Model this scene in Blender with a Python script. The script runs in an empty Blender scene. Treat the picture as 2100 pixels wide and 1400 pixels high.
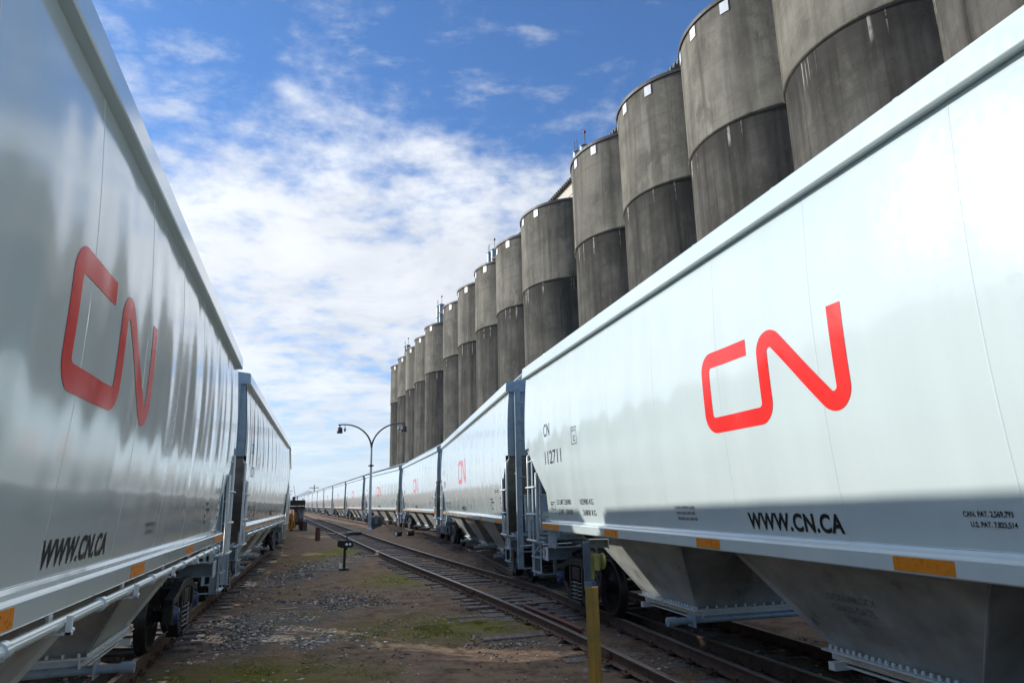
import bpy, bmesh, math, random
from math import sin, cos, pi, radians, hypot, atan2, sqrt
from mathutils import Vector, Matrix, Euler, noise as mnoise

random.seed(7)
SC = bpy.context.scene
COL = SC.collection

# ---------------------------------------------------------------- camera, sky, sun, exposure
cam_d = bpy.data.cameras.new("camera")
cam = bpy.data.objects.new("camera", cam_d)
COL.objects.link(cam)
cam_d.sensor_width = 36.0
cam_d.lens = 24.02
cam_d.clip_start = 0.05
cam_d.clip_end = 30000
EYE = 2.08
cam.matrix_world = (Matrix.Translation((0, 0, EYE)) @ Matrix.Rotation(pi / 2 + 0.2286, 4, 'X')
                    @ Matrix.Rotation(-0.0215, 4, 'Z'))
SC.camera = cam
RAIL = 0.18                      # rail top above the ground

SUN_AZ = Vector((-0.948, 0.3186)).normalized()
SUN_EL = radians(23.6)
to_sun = Vector((SUN_AZ.x * cos(SUN_EL), SUN_AZ.y * cos(SUN_EL), sin(SUN_EL)))
sd = bpy.data.lights.new("sun", 'SUN')
sd.energy = 4.4
sd.angle = radians(0.7)
sd.color = (1.0, 0.95, 0.87)
so = bpy.data.objects.new("sun", sd)
COL.objects.link(so)
so.rotation_euler = (-to_sun).to_track_quat('-Z', 'Y').to_euler()

W = bpy.data.worlds.new("World")
SC.world = W
W.use_nodes = True
def build_world():
    nt = W.node_tree
    N = nt.nodes; L = nt.links
    N.clear()
    out = N.new('ShaderNodeOutputWorld')
    bg = N.new('ShaderNodeBackground'); bg.inputs['Strength'].default_value = 0.095
    L.new(bg.outputs[0], out.inputs[0])
    sky = N.new('ShaderNodeTexSky'); sky.sky_type = 'NISHITA'; sky.sun_disc = False
    sky.sun_elevation = SUN_EL
    sky.sun_rotation = atan2(to_sun.x, to_sun.y)
    sky.air_density = 1.0; sky.dust_density = 0.35; sky.ozone_density = 2.2; sky.altitude = 300
    def mth(op, a=None, b=None, clamp=False):
        m = N.new('ShaderNodeMath'); m.operation = op; m.use_clamp = clamp
        for i, v in enumerate((a, b)):
            if v is None: continue
            if isinstance(v, (int, float)): m.inputs[i].default_value = v
            else: L.new(v, m.inputs[i])
        return m.outputs[0]
    def ramp(v, stops):
        r = N.new('ShaderNodeMapRange'); r.interpolation_type = 'LINEAR'
        L.new(v, r.inputs[0])
        r.inputs[1].default_value, r.inputs[2].default_value, r.inputs[3].default_value, r.inputs[4].default_value = stops
        return r.outputs[0]
    tc = N.new('ShaderNodeTexCoord')
    sep = N.new('ShaderNodeSeparateXYZ'); L.new(tc.outputs['Generated'], sep.inputs[0])
    x, y, z = sep.outputs
    zc = mth('MAXIMUM', z, 0.0)
    den = mth('ADD', zc, 0.13)
    cmb = N.new('ShaderNodeCombineXYZ')
    L.new(mth('DIVIDE', x, den), cmb.inputs[0]); L.new(mth('DIVIDE', y, den), cmb.inputs[1])
    cmb.inputs[2].default_value = 3.7
    n1 = N.new('ShaderNodeTexNoise'); n1.inputs['Scale'].default_value = 2.3
    n1.inputs['Detail'].default_value = 9; n1.inputs['Roughness'].default_value = 0.60; n1.inputs['Distortion'].default_value = 0.35
    L.new(cmb.outputs[0], n1.inputs['Vector'])
    n2 = N.new('ShaderNodeTexNoise'); n2.inputs['Scale'].default_value = 0.75
    n2.inputs['Detail'].default_value = 3; n2.inputs['Roughness'].default_value = 0.5
    L.new(cmb.outputs[0], n2.inputs['Vector'])
    n3 = N.new('ShaderNodeTexNoise'); n3.inputs['Scale'].default_value = 9.0
    n3.inputs['Detail'].default_value = 5; n3.inputs['Roughness'].default_value = 0.6
    L.new(cmb.outputs[0], n3.inputs['Vector'])
    s = mth('ADD', mth('MULTIPLY', n1.outputs[0], 0.40), mth('MULTIPLY', n2.outputs[0], 0.22))
    s = mth('ADD', s, mth('MULTIPLY', n3.outputs[0], 0.38))
    # fewer clouds high up, a thick sheet lower down; more towards the sun (left)
    thr = ramp(zc, (0.34, 0.56, 0.335, 0.56))
    thr = mth('ADD', thr, mth('MULTIPLY', x, -0.02))
    # unseen cloud added overhead as fill light; low rear sky cleared to dim the silos
    thr = mth('SUBTRACT', thr, ramp(zc, (0.70, 0.84, 0.0, 0.34)))
    thr = mth('ADD', thr, mth('MULTIPLY', ramp(y, (0.0, -0.4, 0.0, 0.30)), ramp(zc, (0.55, 0.75, 1.0, 0.0))))
    m = mth('SUBTRACT', s, thr)
    mask = N.new('ShaderNodeMapRange'); mask.interpolation_type = 'SMOOTHSTEP'
    L.new(m, mask.inputs[0]); mask.inputs[1].default_value = -0.05; mask.inputs[2].default_value = 0.20
    # thinner veil right above the horizon
    low = ramp(zc, (0.03, 0.20, 0.80, 1.0))
    veil = ramp(zc, (0.0, 0.30, 0.62, 0.0))
    # thin high wisps that reach into the blue
    n4 = N.new('ShaderNodeTexNoise'); n4.inputs['Scale'].default_value = 4.2
    n4.inputs['Detail'].default_value = 8; n4.inputs['Roughness'].default_value = 0.62; n4.inputs['Distortion'].default_value = 0.15
    c4 = N.new('ShaderNodeCombineXYZ'); L.new(mth('DIVIDE', x, den), c4.inputs[0]); L.new(mth('MULTIPLY', mth('DIVIDE', y, den), 1.5), c4.inputs[1]); c4.inputs[2].default_value = 9.1
    L.new(c4.outputs[0], n4.inputs['Vector'])
    w1 = N.new('ShaderNodeMapRange'); w1.interpolation_type = 'SMOOTHSTEP'; L.new(mth('SUBTRACT', n4.outputs[0], mth('MULTIPLY', x, 0.10)), w1.inputs[0])
    w1.inputs[1].default_value = 0.52; w1.inputs[2].default_value = 0.78; w1.inputs[4].default_value = 0.60
    body = mth('MULTIPLY', mth('MULTIPLY', mask.outputs[0], low), 0.90, True)
    mk = mth('MAXIMUM', mth('MAXIMUM', body, w1.outputs[0]), veil)
    # cloud tone: bright towards the sun, a little grey where thick
    tone = N.new('ShaderNodeMapRange'); L.new(n1.outputs[0], tone.inputs[0])
    tone.inputs[1].default_value = 0.35; tone.inputs[2].default_value = 0.75
    tone.inputs[3].default_value = 6.9; tone.inputs[4].default_value = 9.6
    sunward = mth('ADD', mth('MULTIPLY', x, -0.15), 1.0)
    tn = mth('MULTIPLY', mth('MULTIPLY', tone.outputs[0], sunward), ramp(zc, (0.72, 0.9, 1.0, 1.45)))  # unseen overhead cloud brightened to fill the shade between the trains
    ccol = N.new('ShaderNodeMix'); ccol.data_type = 'RGBA'; ccol.blend_type = 'MULTIPLY'
    ccol.inputs['Factor'].default_value = 1.0
    ccol.inputs['A'].default_value = (0.955, 0.98, 1.0, 1)
    cc = N.new('ShaderNodeCombineColor')
    for i in range(3): L.new(tn, cc.inputs[i])
    L.new(cc.outputs[0], ccol.inputs['B'])
    tint = N.new('ShaderNodeMix'); tint.data_type = 'RGBA'; tint.blend_type = 'MULTIPLY'
    tint.inputs['Factor'].default_value = 1.0
    L.new(sky.outputs[0], tint.inputs['A']); tint.inputs['B'].default_value = (0.64, 1.08, 1.56, 1)
    mix = N.new('ShaderNodeMix'); mix.data_type = 'RGBA'
    L.new(mk, mix.inputs['Factor']); L.new(tint.outputs['Result'], mix.inputs['A']); L.new(ccol.outputs['Result'], mix.inputs['B'])
    L.new(mix.outputs['Result'], bg.inputs['Color'])
build_world()
vs = SC.view_settings
vs.view_transform = 'Standard'; vs.look = 'None'; vs.exposure = 0.31; vs.gamma = 1.0
vs.use_curve_mapping = False
SC.cycles.max_bounces = 8

# ---------------------------------------------------------------- helpers
def tag(o, label=None, cat=None, group=None, kind=None):
    if label: o['label'] = label
    if cat: o['category'] = cat
    if group: o['group'] = group
    if kind: o['kind'] = kind
    return o
def empty(name, loc=(0, 0, 0), rz=0.0):
    o = bpy.data.objects.new(name, None)
    o.empty_display_size = 0.3
    o.location = loc; o.rotation_euler = (0, 0, rz)
    COL.objects.link(o)
    return o
def children(o): return [c for c in o.children]
def copy_tree(o, parent=None, skip=()):
    c = o.copy(); COL.objects.link(c)
    if parent is not None: c.parent = parent
    for ch in list(o.children):
        if ch.name.split('.')[0] in skip: continue
        copy_tree(ch, c, skip)
    return c

class MB:
    """collects faces and links them as one mesh object"""
    def __init__(s): s.v = []; s.f = []; s.sm = []
    def add(s, verts, faces, smooth=False):
        b = len(s.v)
        s.v += [tuple(p) for p in verts]
        s.f += [tuple(i + b for i in f) for f in faces]
        s.sm += [smooth] * len(faces)
        return s
    def box(s, x0, x1, y0, y1, z0, z1):
        if x0 > x1: x0, x1 = x1, x0
        if y0 > y1: y0, y1 = y1, y0
        if z0 > z1: z0, z1 = z1, z0
        v = [(x0, y0, z0), (x1, y0, z0), (x1, y1, z0), (x0, y1, z0), (x0, y0, z1), (x1, y0, z1), (x1, y1, z1), (x0, y1, z1)]
        return s.add(v, [(0, 3, 2, 1), (4, 5, 6, 7), (0, 1, 5, 4), (1, 2, 6, 5), (2, 3, 7, 6), (3, 0, 4, 7)])
    def beam(s, a, b, w, h, up=(0, 0, 1)):
        """box along a-b, w across, h along up"""
        a = Vector(a); b = Vector(b); d = (b - a).normalized(); up = Vector(up)
        r = d.cross(up)
        if r.length < 1e-4: r = d.cross(Vector((1, 0, 0)))
        r.normalize(); u = r.cross(d)
        v = []
        for p in (a, b):
            for i, j in ((-1, -1), (1, -1), (1, 1), (-1, 1)):
                v.append(p + r * (i * w / 2) + u * (j * h / 2))
        return s.add(v, [(0, 1, 2, 3), (7, 6, 5, 4), (0, 4, 5, 1), (1, 5, 6, 2), (2, 6, 7, 3), (3, 7, 4, 0)])
    def tube(s, pts, r, n=8, caps=True):
        pts = [Vector(p) for p in pts]
        rs = r if isinstance(r, (list, tuple)) else [r] * len(pts)
        rings = []
        pu = None
        for i, p in enumerate(pts):
            d = (pts[min(i + 1, len(pts) - 1)] - pts[max(i - 1, 0)]).normalized()
            if pu is None:
                pu = d.orthogonal().normalized()
            else:
                pu = (pu - d * pu.dot(d))
                pu = pu.normalized() if pu.length > 1e-5 else d.orthogonal().normalized()
            q = d.cross(pu)
            rings.append([p + (pu * cos(2 * pi * k / n) + q * sin(2 * pi * k / n)) * rs[i] for k in range(n)])
        v = [x for ring in rings for x in ring]
        f = []
        for i in range(len(pts) - 1):
            for k in range(n):
                f.append((i * n + k, i * n + (k + 1) % n, (i + 1) * n + (k + 1) % n, (i + 1) * n + k))
        s.add(v, f, True)
        if caps:
            b = len(rings) - 1
            s.add(rings[0], [tuple(range(n - 1, -1, -1))])
            s.add(rings[b], [tuple(range(n))])
        return s
    def lathe(s, prof, axis='Z', n=24, c=(0, 0, 0), smooth=True, a0=0.0, a1=2 * pi):
        """prof: (r, t) pairs along the axis"""
        full = abs(a1 - a0 - 2 * pi) < 1e-6
        m = n if full else n + 1
        v = []
        for r, t in prof:
            for k in range(m):
                a = a0 + (a1 - a0) * k / n
                if axis == 'Z': p = (r * cos(a), r * sin(a), t)
                elif axis == 'Y': p = (r * cos(a), t, -r * sin(a))
                else: p = (t, r * cos(a), r * sin(a))
                v.append((p[0] + c[0], p[1] + c[1], p[2] + c[2]))
        f = []
        for i in range(len(prof) - 1):
            for k in range(n):
                k2 = (k + 1) % m
                f.append((i * m + k, i * m + k2, (i + 1) * m + k2, (i + 1) * m + k))
        return s.add(v, f, smooth)
    def prism(s, poly, y0, y1, plane='XZ'):
        """polygon (a,b) extruded; XZ -> along y, YZ -> along x"""
        n = len(poly)
        def P(a, b, t): return (a, t, b) if plane == 'XZ' else ((t, a, b) if plane == 'YZ' else (a, b, t))
        v = [P(a, b, y0) for a, b in poly] + [P(a, b, y1) for a, b in poly]
        f = [tuple(range(n)), tuple(range(2 * n - 1, n - 1, -1))]
        for i in range(n):
            j = (i + 1) % n
            f.append((i, i + n, j + n, j))
        return s.add(v, f)
    def build(s, name, mat, parent=None, bevel=0.0, seg=2, fix=True):
        me = bpy.data.meshes.new(name)
        me.from_pydata(s.v, [], s.f)
        me.polygons.foreach_set('use_smooth', s.sm)
        if fix:
            bm = bmesh.new(); bm.from_mesh(me)
            bmesh.ops.recalc_face_normals(bm, faces=bm.faces)
            bm.to_mesh(me); bm.free()
        me.materials.append(mat)
        o = bpy.data.objects.new(name, me)
        COL.objects.link(o)
        if parent is not None: o.parent = parent
        if bevel:
            m = o.modifiers.new("bevel", 'BEVEL'); m.width = bevel; m.segments = seg
            m.limit_method = 'ANGLE'; m.angle_limit = radians(40)
        return o

# ---------------------------------------------------------------- materials
def new_mat(name):
    m = bpy.data.materials.new(name); m.use_nodes = True
    nt = m.node_tree
    return m, nt, nt.nodes['Principled BSDF']
def nz(nt, scale, detail=4, rough=0.55, coord='Object', vec=None, dist=0.0):
    t = nt.nodes.new('ShaderNodeTexNoise')
    t.inputs['Scale'].default_value = scale; t.inputs['Detail'].default_value = detail
    t.inputs['Roughness'].default_value = rough; t.inputs['Distortion'].default_value = dist
    if vec is None:
        c = nt.nodes.new('ShaderNodeTexCoord'); vec = c.outputs[coord]
    nt.links.new(vec, t.inputs['Vector'])
    return t.outputs[0]
def mapped(nt, scale, coord='Object', loc=(0, 0, 0)):
    c = nt.nodes.new('ShaderNodeTexCoord'); mp = nt.nodes.new('ShaderNodeMapping')
    mp.inputs['Scale'].default_value = scale; mp.inputs['Location'].default_value = loc
    nt.links.new(c.outputs[coord], mp.inputs['Vector'])
    return mp.outputs[0]
def mrange(nt, v, a, b, c, d):
    r = nt.nodes.new('ShaderNodeMapRange'); nt.links.new(v, r.inputs[0])
    for i, q in enumerate((a, b, c, d)): r.inputs[i + 1].default_value = q
    return r.outputs[0]
def cmix(nt, fac, a, b):
    m = nt.nodes.new('ShaderNodeMix'); m.data_type = 'RGBA'
    if isinstance(fac, (int, float)): m.inputs['Factor'].default_value = fac
    else: nt.links.new(fac, m.inputs['Factor'])
    for k, q in (('A', a), ('B', b)):
        if isinstance(q, tuple): m.inputs[k].default_value = (*q, 1)
        else: nt.links.new(q, m.inputs[k])
    return m.outputs['Result']
def math_n(nt, op, a, b, clamp=False):
    m = nt.nodes.new('ShaderNodeMath'); m.operation = op; m.use_clamp = clamp
    for i, v in enumerate((a, b)):
        if isinstance(v, (int, float)): m.inputs[i].default_value = v
        else: nt.links.new(v, m.inputs[i])
    return m.outputs[0]
def bump(nt, bsdf, h, strength=0.3, dist=0.01):
    b = nt.nodes.new('ShaderNodeBump'); b.inputs['Strength'].default_value = strength; b.inputs['Distance'].default_value = dist
    nt.links.new(h, b.inputs['Height']); nt.links.new(b.outputs[0], bsdf.inputs['Normal'])
def simple(name, col, rough=0.5, metal=0.0, var=0.25, scale=6.0, bmp=0.0, coat=0.0, stretch=(1, 1, 1)):
    m, nt, b = new_mat(name)
    v = nz(nt, scale, 5, 0.6, vec=mapped(nt, stretch))
    lo = tuple(c * (1 - var) for c in col); hi = tuple(min(1, c * (1 + var)) for c in col)
    nt.links.new(cmix(nt, mrange(nt, v, 0.3, 0.7, 0, 1), lo, hi), b.inputs['Base Color'])
    nt.links.new(mrange(nt, v, 0.3, 0.7, max(0.03, rough - 0.08), min(1, rough + 0.1)), b.inputs['Roughness'])
    b.inputs['Metallic'].default_value = metal
    if coat: b.inputs['Coat Weight'].default_value = coat; b.inputs['Coat Roughness'].default_value = 0.08
    if bmp: bump(nt, b, nz(nt, scale * 6, 4, 0.6), bmp, 0.01)
    return m

def car_paint():
    m, nt, b = new_mat('white_car_paint')
    streak = nz(nt, 1.0, 5, 0.6, vec=mapped(nt, (2.2, 2.2, 0.25)))
    dirt = nz(nt, 14.0, 5, 0.65)
    c = cmix(nt, mrange(nt, streak, 0.42, 0.75, 0, 1), (0.565, 0.655, 0.655), (0.535, 0.62, 0.62))
    c = cmix(nt, math_n(nt, 'MULTIPLY', mrange(nt, dirt, 0.56, 0.78, 0, 1), 0.22), c, (0.55, 0.58, 0.54))
    nt.links.new(c, b.inputs['Base Color'])
    nt.links.new(mrange(nt, dirt, 0.3, 0.75, 0.10, 0.20), b.inputs['Roughness'])
    b.inputs['IOR'].default_value = 1.55
    b.inputs['Coat Weight'].default_value = 1.0; b.inputs['Coat Roughness'].default_value = 0.10
    bump(nt, b, nz(nt, 1.2, 2, 0.5, vec=mapped(nt, (1.6, 1, 0.35))), 0.10, 0.03)
    return m
M = {}
M['paint'] = car_paint()
M['frame'] = simple('shaded_frame_paint', (0.27, 0.35, 0.41), 0.30, 0, 0.10, 5, 0.04, 0.3)  # light car paint with the end-face shade put into a grey-blue colour
M['bar'] = simple('white_handrail_paint', (0.66, 0.70, 0.70), 0.3, 0, 0.06, 8)
M['under'] = simple('shaded_hopper_paint', (0.34, 0.35, 0.335), 0.34, 0, 0.30, 3, 0.05)  # same white car paint, darkened: underside shade put into the colour
M['black'] = simple('black_steel', (0.011, 0.0105, 0.011), 0.45, 0.0, 0.4, 9, 0.2)
M['wheel'] = simple('dark_wheel_steel', (0.018, 0.016, 0.016), 0.42, 0.3, 0.35, 12, 0.1)
M['spring'] = simple('bare_spring_steel', (0.20, 0.20, 0.21), 0.34, 0.7, 0.2, 20)
M['blue'] = simple('blue_bearing_paint', (0.022, 0.045, 0.12), 0.45, 0, 0.2, 10)
M['red'] = simple('red_logo_film', (0.74, 0.022, 0.018), 0.2, 0, 0.03, 3, 0, 0.15)
M['ink'] = simple('black_lettering', (0.012, 0.012, 0.013), 0.3, 0, 0.1, 5)
M['amber'] = simple('amber_reflector_tape', (0.66, 0.215, 0.010), 0.30, 0, 0.08, 30)
M['faded'] = simple('faded_lettering', (0.20, 0.20, 0.20), 0.5, 0, 0.3, 9)
M['decal'] = simple('yellow_green_decal', (0.45, 0.46, 0.05), 0.4, 0, 0.1, 20)
M['galv'] = simple('galvanised_grating', (0.22, 0.27, 0.30), 0.4, 0.5, 0.15, 20)
M['plate'] = simple('pale_green_plate', (0.50, 0.56, 0.50), 0.4, 0, 0.1, 10)

def concrete(name, base, dark, streaky, ledge=None):
    m, nt, b = new_mat(name)
    tc = nt.nodes.new('ShaderNodeTexCoord'); oi = nt.nodes.new('ShaderNodeObjectInfo')
    sc = nt.nodes.new('ShaderNodeVectorMath'); sc.operation = 'MULTIPLY_ADD'
    cb = nt.nodes.new('ShaderNodeCombineXYZ')
    for i in range(3): nt.links.new(oi.outputs['Random'], cb.inputs[i])
    nt.links.new(cb.outputs[0], sc.inputs[0]); sc.inputs[1].default_value = (73.0, 41.0, 17.0); nt.links.new(tc.outputs['Object'], sc.inputs[2])
    def vec(scale):
        mp = nt.nodes.new('ShaderNodeMapping'); mp.inputs['Scale'].default_value = scale
        nt.links.new(sc.outputs[0], mp.inputs['Vector']); return mp.outputs[0]
    big = nz(nt, 0.35, 6, 0.6, vec=vec((1, 1, 1)))
    st = nz(nt, 1.0, 6, 0.62, vec=vec((0.9, 0.9, 0.045)))
    st2 = nz(nt, 1.0, 5, 0.6, vec=vec((3.2, 3.2, 0.12)))
    fine = nz(nt, 5.0, 8, 0.7, vec=vec((1, 1, 1)))
    lift = nz(nt, 1.0, 3, 0.5, vec=vec((0.07, 0.07, 1.9)))
    blot = nz(nt, 0.9, 7, 0.68, vec=vec((1, 1, 0.55)), dist=0.6)
    c = cmix(nt, mrange(nt, big, 0.40, 0.60, 0, 1), base, tuple(x * 0.58 for x in base))
    c = cmix(nt, math_n(nt, 'MULTIPLY', mrange(nt, blot, 0.50, 0.66, 0, 1), 0.75), c, tuple(min(1, x * 1.35) for x in base))
    c = cmix(nt, math_n(nt, 'MULTIPLY', mrange(nt, math_n(nt, 'ADD', math_n(nt, 'MULTIPLY', st, 0.65), math_n(nt, 'MULTIPLY', blot, 0.35)), 0.46, 0.66, 0, 1), streaky), c, dark)
    c = cmix(nt, math_n(nt, 'MULTIPLY', mrange(nt, st2, 0.54, 0.68, 0, 1), 0.5 * streaky), c, dark)
    c = cmix(nt, math_n(nt, 'MULTIPLY', mrange(nt, lift, 0.56, 0.62, 0, 1), 0.30), c, tuple(x * 0.5 for x in base))
    c = cmix(nt, math_n(nt, 'MULTIPLY', mrange(nt, fine, 0.60, 0.78, 0, 1), 0.55), c, tuple(min(1, x * 1.6) for x in base))
    if ledge:
        sp = nt.nodes.new('ShaderNodeSeparateXYZ'); nt.links.new(tc.outputs['Object'], sp.inputs[0])
        run = nz(nt, 1.0, 2, 0.5, vec=vec((3.6, 3.6, 0.05))); ln = nz(nt, 1.0, 2, 0.5, vec=vec((1.6, 1.6, 0.02)))
        brk = nz(nt, 1.0, 3, 0.6, vec=vec((2.5, 2.5, 3.0)))
        below = math_n(nt, 'SUBTRACT', ledge, sp.outputs[2])
        # dark band under the ledge with ragged foot
        foot = mrange(nt, math_n(nt, 'SUBTRACT', below, math_n(nt, 'MULTIPLY', ln, 3.2)), -1.2, 0.9, 1, 0)
        c = cmix(nt, math_n(nt, 'MULTIPLY', foot, 0.55), c, dark)
        drop = mrange(nt, math_n(nt, 'SUBTRACT', below, math_n(nt, 'MULTIPLY', ln, 2.0)), -0.3, 0.2, 1, 0)
        lime = math_n(nt, 'MULTIPLY', math_n(nt, 'MULTIPLY', mrange(nt, run, 0.625, 0.665, 0, 1), drop), mrange(nt, brk, 0.35, 0.5, 0, 0.8))
        c = cmix(nt, lime, c, (0.40, 0.39, 0.35))
    nt.links.new(c, b.inputs['Base Color'])
    b.inputs['Roughness'].default_value = 0.95; b.inputs['Specular IOR Level'].default_value = 0.15
    hh = math_n(nt, 'ADD', math_n(nt, 'MULTIPLY', fine, 0.6), math_n(nt, 'MULTIPLY', lift, 0.8))
    bump(nt, b, hh, 0.45, 0.06)
    return m
M['conc_hi'] = concrete('upper_concrete', (0.20, 0.19, 0.158), (0.045, 0.042, 0.036), 0.85)
M['conc_lo'] = concrete('weathered_lower_concrete', (0.118, 0.114, 0.100), (0.020, 0.019, 0.018), 0.95, 19.4)
M['rim'] = simple('dark_rim_flashing', (0.05, 0.045, 0.04), 0.6, 0, 0.2, 2)
M['lime'] = simple('lime_stain', (0.36, 0.35, 0.31), 0.9, 0, 0.2, 8)
M['vent'] = simple('pale_vent_cover', (0.72, 0.74, 0.76), 0.35, 0, 0.05, 4)
M['rust'] = simple('rusty_steel', (0.085, 0.045, 0.030), 0.75, 0.2, 0.45, 10, 0.3)
M['railtop'] = simple('worn_rail_head', (0.36, 0.335, 0.32), 0.36, 0.8, 0.2, 14)
M['wood'] = simple('weathered_sleeper_wood', (0.115, 0.102, 0.097), 0.85, 0, 0.55, 3, 0.5, stretch=(6, 1.2, 6))
M['plank'] = simple('pale_split_wood', (0.38, 0.29, 0.20), 0.85, 0, 0.3, 6, 0.3)

# ---------------------------------------------------------------- train geometry
RL = 8.93            # half roof length
HC = 9.775           # half coupled length
W0 = 1.50
def ysurf(x, z):
    """lateral position of the curved side sheet (gentle waves between the seams)"""
    y = W0 - 0.0384 * (z - 3.2) ** 2
    env = max(0.0, min(1.0, (z - 1.55) / 0.5)) * max(0.0, min(1.0, (4.5 - z) / 0.5))
    y += env * 0.0032 * sin(2 * pi * (x + 8.93 - 1.3) / 1.55 + 0.5 * sin(z * 1.7))
    y += env * 0.0022 * sin(2 * pi * x / 0.83 + 1.3 * z) + env * 0.0012 * sin(2 * pi * x / 0.47 - 0.9 * z)
    return y
def xend(z):
    if z >= 2.94: return RL - 0.02
    if z >= 2.83: return RL - 0.30
    if z >= 2.03: return RL - 0.30 - (2.83 - z) / 0.80 * 0.98
    return RL - 1.28
SEAMS = [1.30, 2.97, 4.64, 6.2, 7.74, 9.27, 10.78, 12.3, 13.9, 15.45, 16.56]

def make_body(car):
    mb = MB()
    zs = [1.50, 1.55, 1.62] + [1.7 + 0.1 * i for i in range(27)] + [4.38, 4.46]
    nx = 220
    for s in (1, -1):
        bm = bmesh.new()
        g = []
        for z in zs:
            g.append([bm.verts.new((-8.91 + 17.82 * i / nx, 0, z)) for i in range(nx + 1)])
        for j in range(len(zs) - 1):
            for i in range(nx):
                bm.faces.new((g[j][i], g[j][i + 1], g[j + 1][i + 1], g[j + 1][i]))
        def cut(co, no):
            bmesh.ops.bisect_plane(bm, geom=bm.verts[:] + bm.edges[:] + bm.faces[:], plane_co=co, plane_no=no, dist=1e-5)
        cut((0, 0, 2.94), (0, 0, 1)); cut((0, 0, 2.83), (0, 0, 1))
        for e in (1, -1):
            cut((e * (RL - 0.30), 0, 0), (1, 0, 0)); cut((e * (RL - 1.28), 0, 0), (1, 0, 0))
            cut((e * (RL - 0.30), 0, 2.83), (e * 0.80, 0, -0.98))
        def outside(x, z):
            x = abs(x)
            if z > 2.94: return False
            if z > 2.83: return x > RL - 0.30
            if z > 2.03: return x > RL - 0.30 - (2.83 - z) / 0.80 * 0.98
            return x > RL - 1.28
        dead = [f for f in bm.faces if outside(f.calc_center_median().x, f.calc_center_median().z)]
        bmesh.ops.delete(bm, geom=dead, context='FACES')
        bm.verts.index_update()
        vv = [(p.co.x, s * ysurf(p.co.x, p.co.z), p.co.z) for p in bm.verts]
        ff = [tuple(q.index for q in f.verts) for f in bm.faces]
        bm.free()
        mb.add(vv, ff, True)
        # raised weld seams
        for d in SEAMS:
            x = RL - d
            sv = []; zz = [z for z in zs if abs(x) < xend(z) - 0.06]
            for z in zz:
                y = ysurf(x, z)
                sv += [(x - 0.011, s * (y - 0.001), z), (x - 0.004, s * (y + 0.0018), z), (x + 0.004, s * (y + 0.0018), z), (x + 0.011, s * (y - 0.001), z)]
            sf = []
            for j in range(len(zz) - 1):
                for k in range(3):
                    a = j * 4 + k
                    sf.append((a, a + 1, a + 5, a + 4))
            mb.add(sv, sf)
    body = mb.build('body', M['paint'], car)
    # end sheets (vertical upper bulkhead, then slope sheet running down to the first outlet)
    for e in (1, -1):
        m = MB()
        zz = [2.92, 3.1, 3.4, 3.7, 4.0, 4.3, 4.46]
        ring = [(ysurf(e * RL * .98, z) - 0.012, z) for z in zz] + [(0.75, 4.78), (-0.75, 4.78)] + [(-ysurf(e * RL * .98, z) + 0.012, z) for z in reversed(zz)]
        m.prism(ring, e * (RL - 0.05), e * (RL - 0.08), 'YZ')
        # horizontal stiffeners on the bulkhead
        for z in (3.35, 3.95):
            m.box(e * (RL - 0.05), e * (RL - 0.005), -1.0, 1.0, z - 0.03, z + 0.03)
        m.build('end_sheet', M['frame'], car, 0.006)
        m = MB()
        a = (RL - 0.08, 2.93); b = (RL - 3.2, 1.40 - 0.28)
        v = []
        t = 0.05
        rows = 9
        for k in range(rows):
            q = k / (rows - 1)
            x = a[0] + (b[0] - a[0]) * q; z = a[1] + (b[1] - a[1]) * q
            hw = ysurf(0, max(z, 1.5)) - 0.03 if z > 1.45 else 1.36 - (1.45 - z) * 0.5
            v += [(e * x, -hw, z), (e * x, hw, z), (e * x, hw, z - t), (e * x, -hw, z - t)]
        f = []
        for k in range(rows - 1):
            o = k * 4
            for i in range(4):
                f.append((o + i, o + (i + 1) % 4, o + 4 + (i + 1) % 4, o + 4 + i))
        m.add(v, f)
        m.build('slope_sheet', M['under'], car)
        m = MB()      # gusset / shear plate standing on the end platform under the slope
        m.prism([(RL - 0.55, 1.18), (RL - 0.5, 2.62), (RL - 0.7, 2.6), (RL - 2.2, 1.75), (RL - 2.4, 1.18)] if e > 0 else
                [(-RL + 0.55, 1.18), (-RL + 0.5, 2.62), (-RL + 0.7, 2.6), (-RL + 2.2, 1.75), (-RL + 2.4, 1.18)], -0.03, 0.03)
        m.box(e * (RL - 0.62), e * (RL - 0.58), -1.0, 1.0, 1.18, 2.04)
        m.build('end_gusset', M['frame'], car, 0.005)
    return body

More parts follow.
